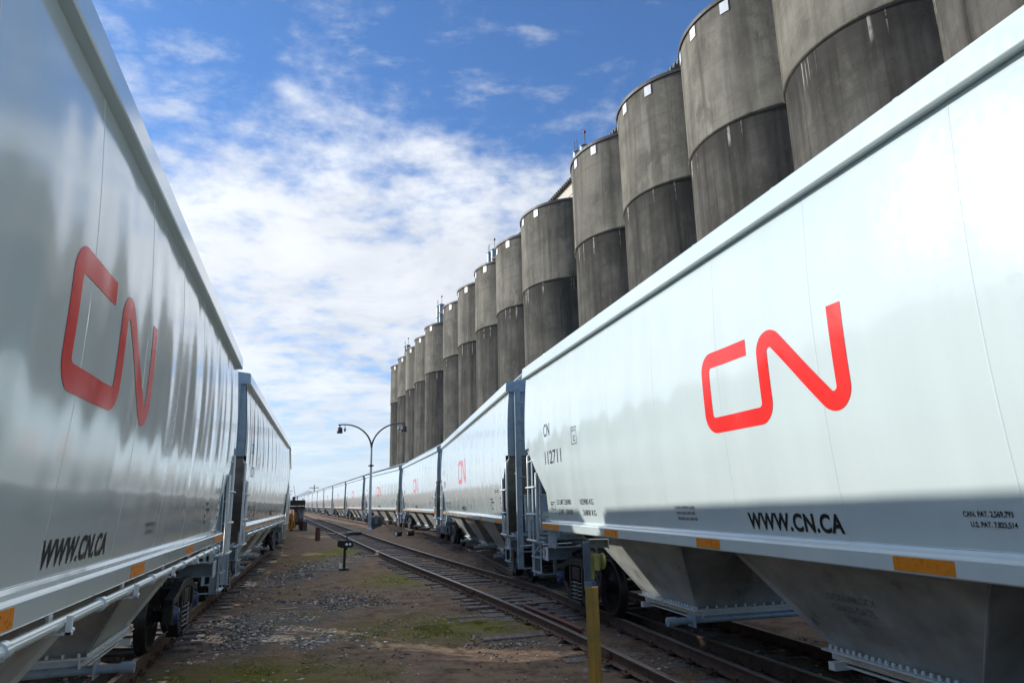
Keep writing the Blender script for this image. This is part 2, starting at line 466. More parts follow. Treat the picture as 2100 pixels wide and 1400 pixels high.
def make_roof(car):
    m = MB()
    L = RL
    # half section y,z: soffit -> fascia -> roof slope
    sec = [(1.43, 4.44), (1.515, 4.44), (1.525, 4.452), (1.512, 4.655), (1.495, 4.672), (0.55, 4.80), (0.5, 4.82)]
    full = sec + [(-y, z) for y, z in reversed(sec)]
    n = 2
    v = []; 
    for x in (-L, L):
        v += [(x, y, z) for y, z in full]
    k = len(full)
    f = [(i, i + 1, k + i + 1, k + i) for i in range(k - 1)]
    m.add(v, f)
    # roof sheet laps
    for i in range(1, 12):
        x = -L + i * 2 * L / 12
        for s in (1, -1):
            m.beam((x, s * 1.48, 4.682), (x, s * 0.6, 4.80), 0.05, 0.012)
    m.build('roof', M['paint'], car, 0.004)
    for e in (1, -1):
        q = MB(); q.prism([(y * 0.999, z - 0.001) for y, z in full], e * (L - 0.005), e * (L + 0.006), 'YZ'); q.prism([(y, z) for y, z in full if abs(y) > 1.4], e * (L + 0.006), e * (L + 0.05), 'YZ') if False else None
        q.build('roof_end', M['frame'], car)  # roof end face in the frame colour, its shade painted in
    h = MB()
    for i in range(10):
        x0 = -7.6 + i * 1.53
        h.prism([(-0.36, 4.80), (-0.36, 4.92), (-0.2, 4.98), (0.2, 4.98), (0.36, 4.92), (0.36, 4.80)], x0, x0 + 1.48, 'YZ')
        for s in (1, -1):
            h.box(x0 + 0.6, x0 + 0.85, s * 0.36, s * 0.42, 4.86, 4.93)
    h.build('roof_hatch', M['bar'], car, 0.01)
    for s in (1, -1):
        w = MB()
        for j in range(6):
            y = s * (0.62 + j * 0.08)
            w.box(-L - 0.25, L + 0.25, y - 0.012, y + 0.012, 4.93, 4.975)
        for i in range(60):
            x = -L - 0.22 + i * (2 * L + 0.44) / 59
            w.box(x - 0.012, x + 0.012, s * 0.61, s * 1.03, 4.935, 4.972)
        for i in range(13):
            x = -L + 0.1 + i * (2 * L - 0.2) / 12
            w.beam((x, s * 0.98, 4.93), (x, s * 1.05, 4.72), 0.05, 0.01)
            w.beam((x, s * 0.66, 4.93), (x, s * 0.70, 4.78), 0.05, 0.01)
        w.build('running_board', M['galv'], car)

SILL_END = RL - 1.08
def make_sills(car):
    prof = [(1.385, 1.525), (1.397, 1.532), (1.41, 1.522), (1.425, 1.512), (1.468, 1.498), (1.484, 1.487), (1.488, 1.475), (1.488, 1.365), (1.482, 1.355), (1.40, 1.355), (1.40, 1.37), (1.47, 1.37)]
    for s in (1, -1):
        m = MB()
        k = len(prof)
        n = 40
        v = []
        for i in range(n + 1):
            x = -SILL_END + 2 * SILL_END * i / n
            v += [(x, s * y, z) for y, z in prof]
        f = [(i * k + j, i * k + j + 1, (i + 1) * k + j + 1, (i + 1) * k + j) for i in range(n) for j in range(k - 1)]
        m.add(v, f)
        cap = [(1.388, 1.52), (1.468, 1.498), (1.488, 1.475), (1.488, 1.365), (1.482, 1.356), (1.40, 1.356)]
        for e in (1, -1):
            m.prism([(s * y, z) for y, z in cap], e * (SILL_END - 0.008), e * (SILL_END + 0.002), 'YZ')
        # continuous weld bead along the foot of the side sheet
        m.tube([(-SILL_END + 2 * SILL_END * i / 60, s * (1.3905 + 0.001 * sin(i * 2.1)), 1.536 + 0.0012 * sin(i * 1.3)) for i in range(61)], 0.006, 6)
        sill = m.build('side_sill', M['paint'], car)
        for d0, d1 in ((1.10, 2.12), (4.28, 4.79), (7.0, 7.48), (9.79, 10.3), (13.0, 13.5), (15.75, 16.76)):
            x0, x1 = RL - d1, RL - d0
            if abs(x1) > SILL_END - 0.01: x1 = SILL_END - 0.02
            q = MB()
            q.box(x0, x1, s * 1.4885, s * 1.4912, 1.372, 1.466)
            q.build('reflector', M['amber'], sill)
    # train line pipe along the right-hand sill only
    m = MB()
    y = -1.485
    m.tube([(-SILL_END + 0.4, y, 1.285), (SILL_END - 1.0, y, 1.285)], 0.036, 12)
    for i in range(9):
        x = -SILL_END + 1.2 + i * 1.62
        m.tube([(x + 0.8, y, 1.285), (x + 0.87, y, 1.285)], 0.047, 12)
    m.tube([(SILL_END - 1.0, y, 1.285), (SILL_END - 0.75, y + 0.02, 1.28), (SILL_END - 0.5, y + 0.25, 1.22), (SILL_END - 0.4, y + 0.5, 1.15)], 0.03, 10)
    m.build('train_line_pipe', M['paint'], car)
    for i in range(9):
        m = MB()
        x = -SILL_END + 1.2 + i * 1.62
        m.box(x - 0.035, x + 0.035, y + 0.04, y + 0.055, 1.22, 1.355)
        m.box(x - 0.012, x + 0.012, y - 0.075, y + 0.055, 1.225, 1.24)
        m.beam((x, y - 0.055, 1.225), (x, y - 0.055, 1.325), 0.024, 0.03, up=(0, 1, 0))
        m.tube([(x + 0.012, y - 0.06, 1.245), (x + 0.05, y - 0.06, 1.245)], 0.014, 8)
        m.build('pipe_clamp', M['bar'], car)

def make_hoppers(car):
    for cx in (RL - 4.8, 0.02, -RL + 4.8):
        m = MB()
        top = (1.56, 1.385, 1.50)
        neck = (0.74, 0.745, 0.50)
        v = []
        for hx, hy, z in (top, neck):
            v += [(cx - hx, -hy, z), (cx + hx, -hy, z), (cx + hx, hy, z), (cx - hx, hy, z)]
        m.add(v, [(0, 1, 5, 4), (1, 2, 6, 5), (2, 3, 7, 6), (3, 0, 4, 7)])
        # folded flanges down the four corner edges
        for i, (sx, sy) in enumerate(((-1, -1), (1, -1), (1, 1), (-1, 1))):
            A = Vector(v[i]); B = Vector(v[i + 4])
            m.beam(A + Vector((sx * .01, sy * .012, 0)), B + Vector((sx * .01, sy * .012, 0)), 0.05, 0.014, up=(0, sy, 0.6))
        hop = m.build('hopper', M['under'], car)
        # discharge gate: bolted flange, gate box, operating shaft with sockets
        g = MB()
        for s in (1, -1):
            g.box(cx - 0.86, cx + 0.86, s * 0.74, s * 0.86, 0.485, 0.50)
            g.box(cx - 0.86, cx + 0.86, s * 0.735, s * 0.75, 0.40, 0.485)
            g.box(cx + s * 0.74, cx + s * 0.86, -0.74, 0.74, 0.485, 0.50)
            g.box(cx + s * 0.735, cx + s * 0.75, -0.735, 0.735, 0.40, 0.485)
            g.box(cx + s * 0.70, cx + s * 0.78, -0.86, 0.86, 0.33, 0.40)
        g.box(cx - 0.72, cx + 0.70, -0.74, 0.74, 0.355, 0.375)
        b = g
        for s in (1, -1):
            for i in range(22):
                t = -0.80 + i * 1.6 / 21
                b.lathe([(0.0, 0.535), (0.013, 0.535), (0.016, 0.522), (0.016, 0.50)], 'Z', 6, (cx + t, s * 0.80, 0))
                if i % 2 == 0: b.lathe([(0.0, 0.535), (0.013, 0.535), (0.016, 0.522), (0.016, 0.50)], 'Z', 6, (cx + s * 0.80, t * 0.9, 0))
        g.build('outlet_gate', M['bar'], hop)
        sh = MB()
        xs = cx - 0.80
        sh.tube([(xs, -1.2, 0.375), (xs, 1.2, 0.375)], 0.042, 14)
        for s in (1, -1):
            sh.tube([(xs, s * 1.10, 0.375), (xs, s * 1.22, 0.375)], 0.056, 14)
            sh.tube([(xs, s * 0.86, 0.375), (xs, s * 0.90, 0.375)], 0.056, 14)
            sh.box(xs - 0.11, xs + 0.10, s * 0.875, s * 0.887, 0.30, 0.46)
            sh.box(xs - 0.022, xs + 0.022, s * 1.222, s * 1.226, 0.353, 0.397)
        sh.build('gate_shaft', M['frame'], hop)
    # faded operating notice on the near face of the middle hopper
    for s in (1, -1):
        A = Vector((0.02, 1.385, 1.50)); slope = (1.385 - 0.745) / 1.0
        m = MB()
        for i, (tx, w, dx) in enumerate((('LOCK/UNLOCK', 0.62, 0.0), ('GRAIN GATE', 0.5, -0.03), ('OPEN', 0.26, -0.12))):
            v, f, _ = text_geo(tx, 0.06, w, 0.004)
            o = []
            for u, q in v:
                z = 1.0 - i * 0.095 + q; y = 0.745 + (z - 0.50) * slope + 0.004
                o.append((0.45 - s * u + dx * s - (0.0 if s > 0 else 0.75), s * y, z))
            m.add(o, f)
        m.build('operating_notice', M['faded'], car)
    # inverted saddle sheets between the hoppers and centre sill
    m = MB()
    for cx in (2.06, -2.05):
        m.prism([(cx - 0.62, 1.49), (cx, 1.62), (cx + 0.62, 1.49), (cx + 0.62, 1.46), (cx, 1.585), (cx - 0.62, 1.46)], -1.36, 1.36)
    m.box(-RL + 0.9, RL - 0.9, -0.16, 0.16, 0.86, 1.16)
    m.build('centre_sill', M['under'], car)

def make_truck(car, cx):
    m = MB()
    m.box(cx - 0.19, cx + 0.19, -1.0, 1.0, 0.56, 0.74)
    m.lathe([(0.0, 0.80), (0.2, 0.80), (0.22, 0.74)], 'Z', 16, (cx, 0, 0))
    for s in (1, -1):
        m.box(cx - 0.20, cx + 0.20, s * 0.9, s * 1.12, 0.50, 0.72)
    truck = m.build('truck', M['black'], car, 0.012)
    for dx in (-0.89, 0.89):
        a = MB()
        a.tube([(cx + dx, -1.05, 0.457), (cx + dx, 1.05, 0.457)], 0.075, 14)
        a.build('axle', M['wheel'], truck)
        for s in (1, -1):
            w = MB()
            pr = [(0.0, 0.84), (0.10, 0.85), (0.13, 0.83), (0.16, 0.80), (0.30, 0.775), (0.375, 0.79), (0.395, 0.835), (0.445, 0.84), (0.457, 0.83),
                  (0.460, 0.755), (0.468, 0.738), (0.488, 0.728), (0.488, 0.712), (0.47, 0.70), (0.39, 0.70), (0.37, 0.735), (0.30, 0.75), (0.16, 0.72), (0.13, 0.68), (0.0, 0.68)]
            w.lathe([(r, s * t) for r, t in pr], 'Y', 40, (cx + dx, 0, 0.457))
            w.build('wheel', M['wheel'], truck)
            c = MB()
            c.lathe([(0.0, s * 1.165), (0.095, s * 1.165), (0.105, s * 1.155), (0.105, s * 1.12), (0.13, s * 1.118), (0.13, s * 1.0), (0.0, s * 1.0)], 'Y', 22, (cx + dx, 0, 0.457))
            for k in range(3):
                an = k * 2 * pi / 3 + 0.4
                c.lathe([(0.0, s * 1.18), (0.018, s * 1.18), (0.02, s * 1.16)], 'Y', 6, (cx + dx + 0.06 * cos(an), 0, 0.457 + 0.06 * sin(an)))
            c.build('bearing_cap', M['blue'], truck)
    for s in (1, -1):
        f = MB()
        y0, y1 = s * 0.985, s * 1.12
        def pr(poly): f.prism([(cx + a, b) for a, b in poly], y0, y1)
        pr([(-1.12, 0.60), (-1.08, 0.68), (-0.72, 0.74), (-0.36, 0.86), (0.36, 0.86), (0.72, 0.74), (1.08, 0.68), (1.12, 0.60), (0.72, 0.62), (0.34, 0.74), (-0.34, 0.74), (-0.72, 0.62)])
        for q in (1, -1):
            f.box(cx + q * 1.04, cx + q * 1.13, y0, y1, 0.36, 0.62)
            f.box(cx + q * 0.655, cx + q * 0.745, y0, y1, 0.40, 0.64)
            f.prism([(cx + q * 0.60, 0.42), (cx + q * 0.75, 0.42), (cx + q * 0.46, 0.13), (cx + q * 0.30, 0.11), (cx + q * 0.30, 0.20)], y0, y1)
            f.box(cx + q * 0.27, cx + q * 0.36, y0, y1, 0.16, 0.76)
        f.box(cx - 0.34, cx + 0.34, s * 0.93, s * 1.16, 0.09, 0.165)
        f.build('side_frame', M['black'], truck, 0.014)
        sp = MB()
        for px, py in ((-0.17, 1.07), (0, 1.09), (0.17, 1.07), (-0.09, 0.97), (0.09, 0.97)):
            pts = []
            T = 5
            for i in range(T * 10 + 1):
                an = i / 10 * 2 * pi
                pts.append((cx + px + 0.068 * cos(an), s * py + 0.062 * sin(an), 0.175 + 0.325 * i / (T * 10)))
            sp.tube(pts, 0.0145, 6)
        sp.build('spring', M['spring'], truck)
    br = MB()     # brake beams and shoes
    for q in (1, -1):
        br.box(cx + q * 0.36, cx + q * 0.43, -0.8, 0.8, 0.33, 0.40)
        for s in (1, -1):
            br.box(cx + q * 0.40, cx + q * 0.46, s * 0.71, s * 0.80, 0.30, 0.56)
    br.build('brake_beam', M['black'], truck, 0.006)

def make_ends(car):
    for e in (1, -1):
        # end beam carrying the jacking pads
        m = MB()
        x0, x1 = e * (RL - 1.02), e * (RL - 0.72)
        m.box(x0, x1, -1.36, 1.36, 0.985, 1.01)
        m.box(x0, x1, -1.36, 1.36, 0.79, 0.81)
        m.box(e * (RL - 0.88), e * (RL - 0.86), -1.36, 1.36, 0.81, 0.985)
        m.build('end_beam', M['frame'], car, 0.004)
        for s in (1, -1):
            p = MB()     # plate with slotted hole
            xc = e * (RL - 0.87); y0, y1 = s * 1.362, s * 1.382
            for a, b, c, d in ((-0.16, -0.045, 0.775, 1.025), (0.045, 0.16, 0.775, 1.025), (-0.045, 0.045, 0.775, 0.835), (-0.045, 0.045, 0.965, 1.025)):
                p.box(xc + a, xc + b, y0, y1, c, d)
            p.build('jacking_plate', M['bar'], car, 0.003)
            # bent gusset from beam to sill
            g = MB()
            g.add([(e * (RL - 1.06), s * 1.37, 1.355), (e * (RL - 1.62), s * 1.37, 1.355), (e * (RL - 1.55), s * 1.37, 1.03), (e * (RL - 1.06), s * 1.37, 1.03),
                   (e * (RL - 1.06), s * 1.355, 1.355), (e * (RL - 1.62), s * 1.355, 1.355), (e * (RL - 1.55), s * 1.355, 1.03), (e * (RL - 1.06), s * 1.355, 1.03)],
                  [(0, 1, 2, 3), (7, 6, 5, 4), (0, 4, 5, 1), (1, 5, 6, 2), (2, 6, 7, 3), (3, 7, 4, 0)])
            g.build('sill_gusset', M['frame'], car)
        # crossover platform
        m = MB()
        for i in range(7):
            xx = e * (RL - 0.5 + i * 0.09)
            m.box(xx - 0.012, xx + 0.012, -1.25, 1.25, 1.12, 1.16)
        for y in (-1.24, -0.8, -0.4, 0, 0.4, 0.8, 1.24):
            m.box(e * (RL - 0.52), e * (RL + 0.06), y - 0.015, y + 0.015, 1.115, 1.155)
        for s in (1, -1):
            m.beam((e * (RL + 0.02), s * 1.15, 1.12), (e * (RL - 0.35), s * 0.55, 0.78), 0.09, 0.02)
            m.beam((e * (RL + 0.08), s * 1.24, 0.88), (e * (RL - 0.72), s * 1.0, 0.9), 0.05, 0.05)
            m.beam((e * (RL + 0.11), s * 1.2, 0.95), (e * (RL - 0.55), s * 1.34, 1.16), 0.06, 0.02)
        m.build('end_platform', M['frame'], car)
        # uncoupling rod and coupler
        m = MB()
        m.tube([(e * (RL + 0.1), 1.3, 0.72), (e * (RL + 0.1), 1.28, 0.9), (e * (RL + 0.16), 0.5, 0.92), (e * (RL + 0.5), 0.12, 0.95)], 0.014, 6)
        m.build('uncoupling_rod', M['bar'], car)
        m = MB()
        m.box(e * (RL - 0.6), e * (RL + 0.42), -0.1, 0.1, 0.76, 0.95)
        m.box(e * (RL + 0.36), e * (HC - 0.16), -0.14, 0.17, 0.71, 0.99)
        m.box(e * (HC - 0.18), e * (HC + 0.12), e * 0.02, e * 0.17, 0.71, 0.99)
        m.box(e * (RL - 0.7), e * (RL - 0.25), -0.3, 0.3, 0.70, 1.02)
        m.build('coupler', M['black'], car, 0.02)
        h = MB()
        h.tube([(e * (RL + 0.3), -0.3, 0.85), (e * (RL + 0.5), -0.3, 0.55), (e * (HC - 0.1), -0.26, 0.42), (e * HC, -0.22, 0.40)], 0.025, 8)
        h.build('brake_hose', M['black'], car)
        for s in (1, -1):
            # end ladder: broad stile from roof to step, thin inner stile, rungs
            m = MB()
            xl = e * (RL + 0.10)
            m.box(xl - 0.012, xl + 0.012, s * 1.20, s * 1.335, 0.40, 4.42)
            m.box(xl - 0.05, xl + 0.05, s * 1.325, s * 1.337, 0.40, 4.42)
            m.box(xl - 0.012, xl + 0.012, s * 0.74, s * 0.80, 1.14, 4.42)
            for z in (4.42, 3.6, 2.55, 1.18):
                m.box(e * (RL - 0.05) if z > 2.9 else e * (RL - 0.5), xl, s * 1.24, s * 1.27, z - 0.03, z)
            lad = m.build('end_ladder', M['frame'], car, 0.004)
            for z in (4.15, 3.72, 3.29, 2.86, 2.43, 2.0, 1.57):
                r = MB(); r.tube([(xl, s * 1.25, z), (xl + e * 0.05, s * 1.22, z), (xl + e * 0.05, s * 0.8, z), (xl, s * 0.77, z)], 0.012, 6)
                r.build('rung', M['frame'], lad)
            # bottom step of the end ladder
            t = MB()
            t.box(xl - 0.012, xl + 0.012, s * 0.86, s * 0.92, 0.40, 1.14)
            t.box(xl - 0.03, xl + 0.05, s * 0.86, s * 1.3, 0.40, 0.42)
            t.box(xl - 0.03, xl + 0.05, s * 0.86, s * 1.3, 0.76, 0.78)
            t.build('end_step', M['frame'], car, 0.003)
            # side ladder in the cut-out of the side sheet
            m = MB()
            yl = s * 1.505
            xa, xb = e * (RL - 0.22), e * (RL - 0.80)
            m.tube([(xa, s * 1.44, 2.84), (xa, yl, 2.78), (xa, yl, 1.13), (xa, s * 1.38, 1.10)], 0.025, 8)
            m.tube([(xb, s * 1.40, 2.48), (xb, yl, 2.42), (xb, yl, 1.13), (xb, s * 1.38, 1.10)], 0.025, 8)
            m.tube([(xa, yl, 2.66), (xa - e * 0.28, yl, 2.68), (xa - e * 0.30, s * 1.46, 2.68)], 0.014, 8)
            for z in (2.15, 1.63, 1.13):
                m.tube([(xa, yl, z), (xa, yl + s * 0.045, z), (xb, yl + s * 0.045, z), (xb, yl, z)], 0.020, 8)
            m.build('side_ladder', M['bar'], car)
            t = MB()
            for xx in (xa, xb):
                t.box(xx - 0.035, xx + 0.035, s * 1.44, s * 1.452, 0.52, 1.12)
            for z in (0.52, 0.80):
                t.box(xa, xb, s * 1.40, s * 1.48, z, z + 0.022)
            t.beam((xa, s * 1.44, 0.82), (xb, s * 1.44, 1.08), 0.012, 0.03)
            t.box(e * (RL - 0.90), e * (RL - 0.12), s * 1.34, s * 1.47, 1.08, 1.10)
            t.build('side_step', M['frame'], car, 0.003)
    # air reservoir and small builder's plate
    m = MB()
    m.lathe([(0, -0.38), (0.1, -0.36), (0.15, -0.3), (0.15, 0.3), (0.1, 0.36), (0, 0.38)], 'X', 18, (RL - 1.35, 0.95, 1.36))
    m.build('air_reservoir', M['bar'], car)
    m = MB()
    m.box(-RL + 0.56, -RL + 0.575, 0.35, 0.95, 1.45, 1.63)
    m.build('data_plate', M['plate'], car)
    m = MB()
    m.box(RL - 0.575, RL - 0.56, -1.0, -0.68, 1.30, 1.62)
    m.build('warning_plate', M['ink'], car)

# ---------------------------------------------------------------- lettering
def text_geo(s, height, width=None, bold=0.0, xs=1.0, spacing=1.0):
    """returns (verts2d, faces, total width) with cap height = height"""
    cu = bpy.data.curves.new('txt', 'FONT')
    cu.body = s; cu.size = 1.0; cu.offset = bold; cu.space_character = spacing
    cu.resolution_u = 4
    o = bpy.data.objects.new('txt', cu)
    COL.objects.link(o)
    bpy.context.view_layer.update()
    me = bpy.data.meshes.new_from_object(o.evaluated_get(bpy.context.evaluated_depsgraph_get()))
    v = [(p.co.x, p.co.y) for p in me.vertices]; f = [tuple(p.vertices) for p in me.polygons]
    bpy.data.objects.remove(o); bpy.data.curves.remove(cu); bpy.data.meshes.remove(me)
    x0 = min(p[0] for p in v); x1 = max(p[0] for p in v); y0 = min(p[1] for p in v); y1 = max(p[1] for p in v)
    k = height / (y1 - y0)
    kx = (width / (x1 - x0)) if width else k * xs
    return [((a - x0) * kx, (b - y0) * k) for a, b in v], f, (x1 - x0) * kx
def on_side(mb, geo, s, xs, z0, lift=0.0028):
    """maps u,v onto the side sheet; s=+1 reads towards -x, s=-1 towards +x"""
    v, f = geo[0], geo[1]
    out = []
    for u, w in v:
        x = xs - s * u; z = z0 + w
        out.append((x, s * (ysurf(x, z) + lift), z))
    mb.add(out, f, True)
def rect_geo(u0, u1, v0, v1): return ([(u0, v0), (u1, v0), (u1, v1), (u0, v1)], [(0, 1, 2, 3)])
def frame_geo(u0, u1, v0, v1, t):
    v = [(u0, v0), (u1, v0), (u1, v1), (u0, v1), (u0 + t, v0 + t), (u1 - t, v0 + t), (u1 - t, v1 - t), (u0 + t, v1 - t)]
    return (v, [(0, 1, 5, 4), (1, 2, 6, 5), (2, 3, 7, 6), (3, 0, 4, 7)])
def logo_geo():
    """one continuous stroke: C running into N, 0.16 m wide, 0.845 m tall"""
    t = 0.16; h = 0.845; r = t / 2
    def arc(cx, cy, rad, a0, a1, n=10):
        return [(cx + rad * cos(radians(a0 + (a1 - a0) * i / n)), cy + rad * sin(radians(a0 + (a1 - a0) * i / n))) for i in range(n + 1)]
    c = 0.125          # bend radius of the centre line
    P = [(0.87, h - r)]
    P += arc(r + c, h - r - c, c, 90, 180)
    P += arc(r + c, r + c, c, 180, 270)
    P += arc(1.12 - c, r + c, c, -90, 0)
    # up the first leg of the N and over
    rn = 0.118
    # diagonal tangent to top arc (centre A) and bottom arc (centre B)
    A = (1.12 + rn, h - r - rn); B = (2.12 - rn, r + rn)
    dx, dy = B[0] - A[0], B[1] - A[1]; L = hypot(dx, dy)
    base = atan2(dy, dx); off = math.acos(min(1, 2 * rn / L))
    # internal tangent: touches upper-right of A and lower-left of B
    an = base + off
    a1 = math.degrees(an)
    P += arc(A[0], A[1], rn, 180, a1, 14)
    P += arc(B[0], B[1], rn, a1 + 180, 360, 14)
    P += [(2.12, h)]
    # densify
    Q = []
    for i in range(len(P) - 1):
        (ax, ay), (bx, by) = P[i], P[i + 1]
        n = max(1, int(hypot(bx - ax, by - ay) / 0.06))
        for k in range(n): Q.append((ax + (bx - ax) * k / n, ay + (by - ay) * k / n))
    Q.append(P[-1])
    v = []; f = []
    cross = 4
    for i, (x, y) in enumerate(Q):
        a = Q[max(0, i - 1)]; b = Q[min(len(Q) - 1, i + 1)]
        dx, dy = b[0] - a[0], b[1] - a[1]; L = hypot(dx, dy) or 1
        nx, ny = -dy / L, dx / L
        for k in range(cross + 1):
            w = (k / cross - 0.5) * t
            v.append((x + nx * w, y + ny * w))
    for i in range(len(Q) - 1):
        for k in range(cross):
            a = i * (cross + 1) + k
            f.append((a, a + 1, a + cross + 2, a + cross + 1))
    return v, f
def make_lettering(car):
    lg = logo_geo()
    www = text_geo('WWW.CN.CA', 0.158, 1.32, 0.034, spacing=1.08)
    cn = text_geo('CN', 0.245, 0.40, 0.012, spacing=1.15)
    num = text_geo('112711', 0.245, 1.0, 0.008)
    plC = text_geo('C', 0.10, 0.085, 0.02); plT = text_geo('PLATE', 0.045, 0.19, 0.0)
    l1 = text_geo('LD LMT 226900', 0.088, 0.78, 0.004); l2 = text_geo('LT WT', 0.088, 0.30, 0.004); l3 = text_geo('59100', 0.088, 0.34, 0.004)
    k1 = text_geo('102900 KG', 0.088, 0.62, 0.006); k2 = text_geo('26800 KG', 0.088, 0.60, 0.006)
    cl = [text_geo(q, 0.033, w, 0.006) for q, w in (('CLOSE HOPPER SLIDES', 0.47), ('AND ROOF HATCHES', 0.44), ('BEFORE CAR IS MOVED', 0.46))]
    pt = [text_geo('CAN. PAT. 2,569,793', 0.042, 0.345, 0.02), text_geo('U.S. PAT. 7,823,514', 0.040, 0.315, 0.02)]
    cns = text_geo('CN 112711', 0.085, 0.6, 0.006)
    for s in (1, -1):
        def X(d): return (RL - d) if s > 0 else None
        m = MB(); on_side(m, lg, s, 1.51 if s > 0 else -0.69, 2.54); m.build('logo', M['red'], car)
        m = MB(); on_side(m, www, s, 1.01 if s > 0 else -0.35, 1.585); m.build('web_address', M['ink'], car)
        e = 1 if s > 0 else -1          # the left-hand end as one reads
        m = MB()
        on_side(m, cn, s, e * (RL - 1.38), 3.065); m.build('owner_mark', M['ink'], car)
        m = MB(); on_side(m, num, s, e * (RL - 1.40), 2.55); m.build('car_number', M['ink'], car); m = MB()
        on_side(m, frame_geo(0, 0.27, 0, 0.29, 0.012), s, e * (RL - 2.99), 2.80)
        on_side(m, plC, s, e * (RL - 3.09), 2.845); on_side(m, plT, s, e * (RL - 3.03), 3.01)
        m.build('plate_mark', M['ink'], car)
        m = MB()
        on_side(m, l1, s, e * (RL - 1.88), 1.815); on_side(m, l2, s, e * (RL - 1.92), 1.645); on_side(m, l3, s, e * (RL - 2.36), 1.645)
        on_side(m, k1, s, e * (RL - 3.12), 1.815); on_side(m, k2, s, e * (RL - 3.20), 1.645)
        on_side(m, frame_geo(0, 0.26, 0, 0.145, 0.012), s, e * (RL - 1.50), 1.72)
        on_side(m, rect_geo(0.02, 0.15, 0.095, 0.115), s, e * (RL - 1.50), 1.72); on_side(m, rect_geo(0.09, 0.105, 0.02, 0.095), s, e * (RL - 1.50), 1.72)
        m.build('weight_data', M['ink'], car)
        m = MB()
        xc = 2.50 if s > 0 else -1.68
        for i, g in enumerate(cl): on_side(m, g, s, xc - s * 0.02 * i, 1.765 - i * 0.062)
        m.build('hatch_notice', M['ink'], car)
        m = MB()
        xp = -1.43 if s > 0 else 2.18
        on_side(m, pt[0], s, xp, 1.735); on_side(m, pt[1], s, xp - s * 0.04, 1.672)
        m.build('patent_notice', M['ink'], car)
        m = MB(); n = 16
        on_side(m, ([(0.03 * cos(2 * pi * i / n), 0.03 * sin(2 * pi * i / n)) for i in range(n)], [tuple(range(n))]), s, e * (RL - 1.42), 1.93)
        m.build('inspection_decal', M['decal'], car)
        # small illegible service stencils at the right-hand end
        m = MB()
        x2 = -e * (RL - 3.0)
        for i, w in enumerate((0.3, 0.42, 0.16, 0.22)):
            for k in range(int(w / 0.06)):
                on_side(m, rect_geo(k * 0.06, k * 0.06 + 0.042, 0, 0.042), s, x2 - s * 0.03 * (i % 2), 1.93 - 0.085 * i)
        on_side(m, cns, s, -e * (RL - 2.2), 2.10)
        for i in range(3):
            on_side(m, rect_geo(0, 0.12, 0, 0.04), s, -e * (RL - 1.55), 1.95 - 0.12 * i)
        m.build('service_stencils', M['ink'], car)

def make_car():
    car = empty('grain_hopper_car')
    make_body(car); make_roof(car); make_sills(car); make_hoppers(car)
    for cx in (RL - 1.85, -RL + 1.85): make_truck(car, cx)
    make_ends(car); make_lettering(car)
    return car
proto = make_car()

def place(car, near, far, side):
    """near/far: plan positions of the roof-edge line facing the camera; side=-1: train on the right"""
    n = Vector(near); f = Vector(far); d = (f - n).normalized()
    left = Vector((-d.y, d.x))
    c = (n + f) / 2 + left * (side * 1.44)
    car.location = (c.x, c.y, RAIL)
    car.rotation_euler = (0, 0, atan2(d.y, d.x))
R_CARS = [((4.6968, -2.7522), (0.2789, 14.5523)), ((-0.0925, 16.2015), (-3.5185, 33.7293)), ((-3.8976, 35.3768), (-8.4761, 52.6394)),
          ((-8.9885, 54.2499), (-15.2257, 70.9853)), ((-15.7961, 72.5762), (-21.6131, 89.4623)), ((-22.1683, 91.0585), (-28.0865, 107.9095)),
          ((-28.6440, 109.5049), (-34.5095, 126.3742)), ((-35.0634, 127.9709), (-40.9057, 144.8483)), ((-41.4587, 146.4453), (-47.3052, 163.3212)),
          ((-47.8602, 164.9175), (-53.7425, 181.7810)), ((-54.3001, 183.3764), (-60.2036, 200.2325)), ((-60.7618, 201.8276), (-66.6568, 218.6867)),
          ((-67.2141, 220.2822), (-73.0986, 237.1449))]
for i in range(4):
    f = Vector(R_CARS[-1][1]); d = Vector((sin(-0.336), cos(-0.336)))
    R_CARS.append((tuple(f + d * 1.69), tuple(f + d * 19.55)))
L_CARS = [((-0.0842, -4.3556), (-5.2177, 12.7502)), ((-5.6810, 14.3760), (-10.3359, 31.6182))]
f = Vector(L_CARS[-1][1]); 
for hd in (-0.308, -0.43, -0.36, -0.34):
    d = Vector((sin(hd), cos(hd)))
    L_CARS.append((tuple(f + d * 1.69), tuple(f + d * 19.55))); f = Vector(L_CARS[-1][1])
TINY = ('rung', 'uncoupling_rod', 'brake_hose', 'flange_bolts', 'gate_shaft', 'patent_notice', 'hatch_notice', 'service_stencils', 'data_plate',
        'warning_plate', 'brake_beam', 'axle', 'pipe_clamp', 'air_reservoir', 'sill_gusset', 'end_step', 'jacking_plate', 'end_gusset', 'bearing_cap', 'spring', 'weight_data')
r_lab = ['nearest grain hopper car on the right, sunlit, with black number 112711',
         'white grain hopper car coupled just ahead of the nearest right-hand car, below the wide silos',
         'third white grain hopper car of the right-hand train, just right of the twin-arm lamp post',
         'fourth white grain hopper car of the right-hand train, crossed by the lamp post pole']
ordn = ['fifth', 'sixth', 'seventh', 'eighth', 'ninth', 'tenth', 'eleventh', 'twelfth', 'thirteenth', 'fourteenth', 'fifteenth', 'sixteenth', 'seventeenth']
for k, o in enumerate(ordn): r_lab.append('%s white grain hopper car of the long right-hand train, in its distant curving part' % o)
cars = []
for i, (n, f) in enumerate(R_CARS):
    c = proto if i == 0 else copy_tree(proto, None, TINY if i > 4 else ())
    tag(c, r_lab[i], 'rail car', 'hopper cars of the right-hand train')
    cars.append(c)
